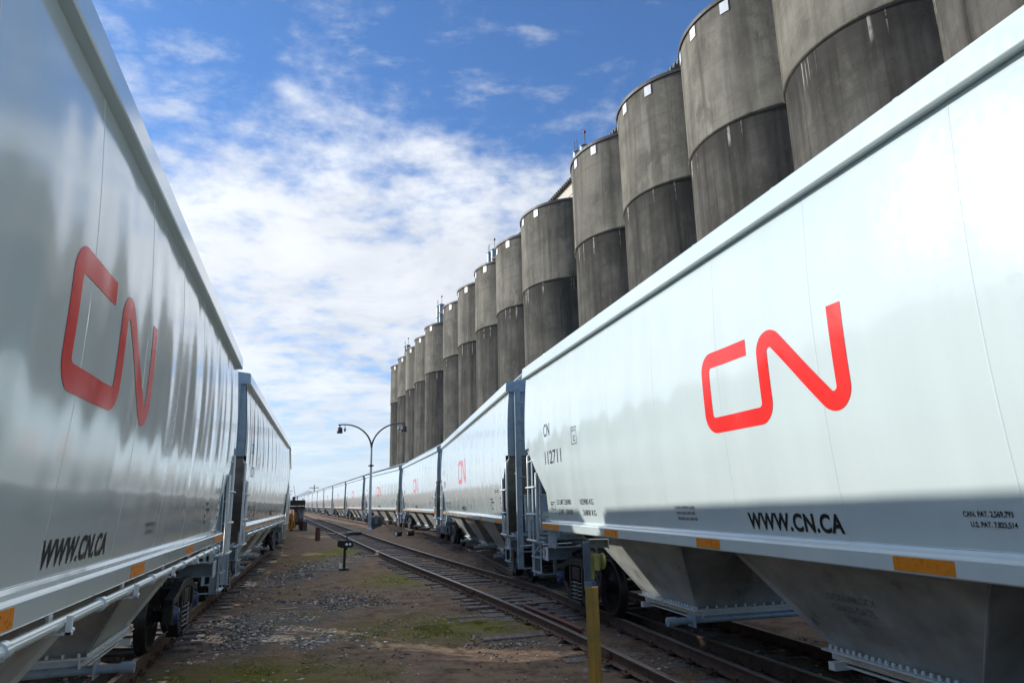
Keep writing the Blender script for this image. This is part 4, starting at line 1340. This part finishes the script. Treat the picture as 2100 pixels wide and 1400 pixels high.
def make_post():
    d = 7.75
    s = empty('marker_post', (0.80, d, 0), -0.18)
    m = MB(); m.box(-0.068, 0.064, -0.065, 0.065, -0.4, 1.16)
    for z in (0.45, 0.80): m.box(-0.0695, 0.0655, -0.0665, 0.0665, z, z + 0.006)
    mt, nt, b = new_mat('yellow_painted_timber')
    g1 = nz(nt, 1.0, 6, 0.65, vec=mapped(nt, (22, 22, 1.6))); g2 = nz(nt, 3.5, 5, 0.6)
    c = cmix(nt, mrange(nt, g1, 0.38, 0.66, 0, 1), (0.42, 0.26, 0.045), (0.25, 0.155, 0.04))
    c = cmix(nt, mrange(nt, g2, 0.48, 0.70, 0, 0.9), c, (0.17, 0.15, 0.05))
    nt.links.new(c, b.inputs['Base Color']); b.inputs['Roughness'].default_value = 0.8; bump(nt, b, g1, 0.4, 0.01)
    m.build('timber', mt, s, 0.008)
    st = simple('grey_blue_channel', (0.17, 0.21, 0.26), 0.5, 0.4, 0.2, 7, 0.1)
    m = MB(); m.box(-0.075, 0.0, 0.02, 0.03, 1.14, 1.625); m.box(-0.075, -0.067, -0.04, 0.02, 1.14, 1.625); m.box(-0.008, 0.0, -0.04, 0.02, 1.14, 1.625)
    m.box(-0.075, 0.0, -0.05, -0.04, 1.13, 1.22)
    m.build('steel_channel', st, s, 0.003)
    gr = simple('dirty_steel_plate', (0.23, 0.25, 0.22), 0.5, 0.2, 0.25, 9, 0.1)
    m = MB(); m.box(-0.01, 0.205, -0.06, 0.06, 1.645, 1.655); m.box(0.195, 0.205, -0.06, 0.06, 1.555, 1.645); m.box(-0.01, 0.195, 0.05, 0.06, 1.56, 1.645)
    m.build('bracket', gr, s, 0.002)
    ye = simple('dirty_yellow_plate', (0.25, 0.26, 0.065), 0.55, 0, 0.35, 8)
    m = MB(); m.box(0.0, 0.035, 0.0, 0.02, 1.235, 1.525); m.prism([(0.0, 1.47), (0.075, 1.53), (0.075, 1.44), (0.0, 1.40)], 0.022, 0.03)
    q = MB(); q.lathe([(0, -0.012), (0.085, -0.012), (0.085, 0.012), (0, 0.012)], 'Y', 28); q.lathe([(0, -0.015), (0.05, -0.015), (0.055, -0.012)], 'Y', 20)
    ca, sa = cos(radians(-68)), sin(radians(-68))
    m.add([(0.128 + x * ca - y * sa, 0.01 + x * sa + y * ca, 1.425 + z) for x, y, z in q.v], q.f, True)
    m.box(0.035, 0.10, -0.02, 0.03, 1.33, 1.50)
    m.build('reflector_plate', ye, s, 0.003)
    m = MB(); m.tube([(0.08, 0.06, 1.34), (0.10, 0.05, 1.25), (0.085, 0.04, 1.1), (0.03, 0.08, 0.95)], 0.012, 8); m.build('cable', M['black'], s)
    tag(s, 'yellow painted timber post with grey steel bracket and round plate, in front of right car', 'post')
make_post()

def box_thing(name, label, cat, loc, rz, parts, group=None):
    s = empty(name, loc, rz)
    for pn, mat, fn in parts:
        m = MB(); fn(m); m.build(pn, mat, s, 0.01)
    tag(s, label, cat, group); return s
# equipment drum beside the lamp post
dg = simple('dull_grey_tank_paint', (0.055, 0.062, 0.072), 0.55, 0.1, 0.25, 5, 0.1)
box_thing('equipment_tank', 'small dark grey ribbed steel tank on the mound beside the lamp post', 'tank', (-10.75, 54.2, mound(-10.75, 54.2) - 0.1), 0.2, [
    ('shell', dg, lambda m: (m.lathe([(0, 0), (0.44, 0), (0.46, 0.05), (0.46, 0.95), (0.40, 1.05), (0, 1.08)], 'Z', 28), [m.lathe([(0.46, z), (0.485, z + .02), (0.485, z + .05), (0.46, z + .07)], 'Z', 28) for z in (0.2, 0.5, 0.8)])),
    ('lid', M['galv'], lambda m: m.lathe([(0, 1.08), (0.18, 1.08), (0.18, 1.14), (0, 1.16)], 'Z', 18)),
    ('panel', simple('blue_grey_panel', (0.12, 0.16, 0.21), 0.4, 0, 0.1, 4), lambda m: m.box(-0.1, 0.15, -0.52, -0.46, 0.5, 0.9))])
# switch machine between the rails
box_thing('switch_machine', 'low dark switch machine casing lying between the rails of the middle track', 'switch machine', (-11.2, 49.2, 0), 0.33, [
    ('casing', M['black'], lambda m: m.prism([(-0.6, 0), (-0.55, 0.20), (-0.2, 0.24), (0.35, 0.22), (0.6, 0.14), (0.65, 0)], -1.3, 1.1)),
    ('cover_plate', M['rust'], lambda m: (m.box(-0.3, 0.2, -0.5, 0.4, 0.235, 0.25), m.box(-0.48, -0.40, -0.8, 0.8, 0.205, 0.225))),
    ('throw_rod', M['railtop'], lambda m: m.tube([(-2.0, 1.1, 0.1), (2.0, 1.1, 0.1)], 0.03, 8))])
for nm, loc, rz in (('point_blade', (-12.2, 51.5, 0), 0), ):
    pass
# scrap by the lamp mound: two stubby black drums lying down
def drum(label, x, y, rz):
    s = empty('scrap_drum', (x, y, mound(x, y)), rz)
    m = MB(); m.lathe([(0.16, -0.28), (0.21, -0.28), (0.21, -0.1), (0.225, -0.09), (0.225, 0.09), (0.21, 0.1), (0.21, 0.28), (0.16, 0.28)], 'X', 20, (0, 0, 0.2)); m.build('shell', M['black'], s)
    m = MB(); m.lathe([(0, -0.27), (0.165, -0.27)], 'X', 20, (0, 0, 0.2)); m.lathe([(0, 0.27), (0.165, 0.27)], 'X', 20, (0, 0, 0.2)); m.build('end_cap', M['bar'], s)
    s.scale = (0.72, 0.72, 0.72)
    tag(s, label, 'scrap', 'scrap drums by the middle track')
drum('small black scrap drum with pale end, left one of the pair beside the middle track', -7.25, 43.6, 0.9)
drum('small black scrap drum with pale end, right one of the pair beside the middle track', -6.55, 43.9, 0.5)

# work machine parked at the end of the left-hand track's shadow
def make_machine():
    s = empty('track_machine', (-18.64, 60.0, 0), 0.28)
    blk = simple('sooty_black_sheet', (0.025, 0.026, 0.028), 0.6, 0.1, 0.3, 5, 0.1)
    yel = simple('faded_yellow_paint', (0.40, 0.20, 0.03), 0.6, 0, 0.35, 4, 0.1)
    org = simple('safety_orange', (0.75, 0.13, 0.02), 0.55, 0, 0.15, 4)
    gry = simple('weathered_grey_panel', (0.22, 0.23, 0.25), 0.6, 0, 0.3, 4, 0.1)
    def P(n, mt, fn):
        m = MB(); fn(m); return m.build(n, mt, s, 0.015)
    P('chassis', M['rust'], lambda m: (m.box(-1.2, 1.2, -0.8, 3.0, 0.45, 0.75), [m.box(x - .08, x + .08, -1.1, -0.8, 0.2, 1.0) for x in (-1.0, -.2, .5, 1.0)]))
    P('cab', gry, lambda m: (m.box(-0.5, 1.1, -0.7, 2.6, 0.75, 1.74), [m.box(0.0 + i * .35, 0.22 + i * .35, -0.76, -0.70, 0.9, 1.8) for i in range(3)]))
    P('window', simple('dirty_cab_glass', (0.05, 0.06, 0.07), 0.12, 0, 0.2, 3), lambda m: m.box(-0.4, 1.0, -0.715, -0.70, 1.5, 1.70))
    P('canopy', blk, lambda m: (m.box(-1.25, 1.3, -1.0, 2.8, 1.75, 1.85), m.box(-1.2, 1.25, -0.95, -0.9, 1.85, 2.0), m.box(-1.2, 1.25, -0.9, 2.7, 2.05, 2.5), [m.box(x, x + .06, -0.95, -0.89, 1.85, 2.1) for x in (-1.2, -.6, 0, .6, 1.19)]))
    P('exhaust', blk, lambda m: (m.tube([(-0.1, 0, 2.48), (-0.1, 0, 2.85)], 0.08, 10), m.tube([(0.85, 0, 2.48), (0.85, 0, 2.68)], 0.07, 10), m.box(-0.85, -0.45, -0.6, 0, 2.48, 2.8)))
    P('boom', M['rust'], lambda m: (m.beam((-0.75, -1.2, 3.7), (0.25, -1.1, 1.0), 0.06, 0.06), m.beam((0.25, -1.15, 1.6), (0.35, -1.2, 0.0), 0.09, 0.07)))
    P('side_panel', yel, lambda m: (m.prism([(-1.35, 0.15), (-1.3, 1.35), (-0.75, 1.5), (-0.55, 1.2), (-0.6, 0.1)], -1.05, -0.6), m.box(-0.45, -0.2, -1.1, -0.8, 0.2, 1.55)))
    P('warning_panel', org, lambda m: (m.box(-0.95, -0.68, -1.25, -1.12, 0.95, 1.35), m.box(-0.9, -0.72, -1.25, -1.12, 1.42, 1.72)))
    for x in (-0.8, 0.8):
        P('wheel', M['wheel'], lambda m: m.lathe([(0.0, -0.95), (0.3, -0.95), (0.36, -0.9), (0.36, -0.8), (0.0, -0.8)], 'Y', 22, (x, 0, 0.36)))
    P('front_box', dg, lambda m: (m.box(1.05, 1.75, -1.7, -1.0, 0, 0.75), m.beam((1.15, -1.0, 1.7), (1.5, -1.3, 0.8), 0.06, 0.06)))
    s.scale = (0.5, 0.6, 1.0)
    tag(s, 'weathered track work machine with black canopy and orange and yellow panels, beyond left train', 'work machine')
make_machine()

def plank(label, x, y, ln, w, rz, h=0.04):
    m = MB(); m.box(-ln / 2, ln / 2, -w / 2, w / 2, 0, h)
    o = m.build('wood_plank', M['plank'], None, 0.006)
    o.location = (x, y, mound(x, y) + 0.01); o.rotation_euler = (0, 0.02, rz)
    tag(o, label, 'plank', 'loose planks on the ground')
plank('pale plank lying on the soil in front of the work machine', -15.2, 53.2, 1.6, 0.25, 0.1, 0.10)
plank('short pale plank lying by the left rail below the second left car end', -4.75, 14.9, 0.42, 0.05, 0.5, 0.02)
plank('thin pale plank lying beside the right-hand train near the first coupling', 0.45, 19.7, 1.3, 0.10, 0.1)
plank('broken plank lying between the middle track and the second right car', -3.0, 26.0, 0.9, 0.12, 0.4)
# stump of a dark post left of the switch stand
m = MB(); m.tube([(0, 0, -0.1), (0, 0, 0.75)], [0.16, 0.14], 12)
o = m.build('stub_post', M['rust'], None); o.location = (-11.9, 42.5, 0)
tag(o, 'short dark wooden stub post standing left of the middle track', 'post')

# far utility pole and hill
def pole(x, y, h, label):
    s = empty('utility_pole', (x, y, 0), 0.3)
    m = MB(); m.tube([(0, 0, 0), (0, 0, h)], [0.22, 0.14], 10); m.build('pole', M['wood'], s)
    m = MB(); m.box(-1.4, 1.4, -0.08, 0.08, h - 1.0, h - 0.82); m.box(-1.2, 1.2, -0.08, 0.08, h - 2.4, h - 2.25)
    [m.tube([(q, 0, h - 0.82), (q, 0, h - 0.6)], 0.05, 6) for q in (-1.2, -0.6, 0.6, 1.2)]
    m.build('crossarm', M['wood'], s)
    tag(s, label, 'utility pole', 'utility poles on the horizon')
pole(-61.9, 215.0, 8.1, 'distant utility pole with crossarms rising behind the far hopper cars')
pole(-97, 300.0, 9.0, 'thin distant utility pole just above the work machine on the horizon')
def hill():
    v = []; f = []
    n = 60
    rnd = random.Random(3)
    for i in range(n + 1):
        a = i / n
        h = 128 * math.exp(-((a - 0.40) / 0.035) ** 2) + 70 * math.exp(-((a - 0.46) / 0.08) ** 2) + 14 * mnoise.noise(Vector((a * 9, 0, 0)))
        x = -3600 + 2800 * a
        v += [(x, 7600, -5), (x, 7900, max(4, h * 0.6)), (x + 20, 8300, max(6, h)), (x, 8900, -5)]
    for i in range(n):
        for k in range(3):
            f.append((i * 4 + k, i * 4 + 4 + k, i * 4 + 5 + k, i * 4 + 1 + k))
    m = MB(); m.add(v, f, True)
    o = m.build('hill', simple('far_hillside', (0.10, 0.12, 0.11), 0.95, 0, 0.3, 0.01), None)
    tag(o, kind='structure')
hill()

# ---------------------------------------------------------------- air: faint haze over the yard and out to the far hill
def haze():
    m = MB(); m.box(-9000, 9000, -400, 9600, -7, 260)
    mt = bpy.data.materials.new('haze_air'); mt.use_nodes = True
    nt = mt.node_tree; nt.nodes.clear()
    out = nt.nodes.new('ShaderNodeOutputMaterial'); v = nt.nodes.new('ShaderNodeVolumePrincipled')
    v.inputs['Color'].default_value = (0.80, 0.88, 1.0, 1); v.inputs['Density'].default_value = 0.00011; v.inputs['Anisotropy'].default_value = 0.2
    nt.links.new(v.outputs[0], out.inputs['Volume'])
    o = m.build('haze', mt, None)
    tag(o, kind='stuff')
haze()
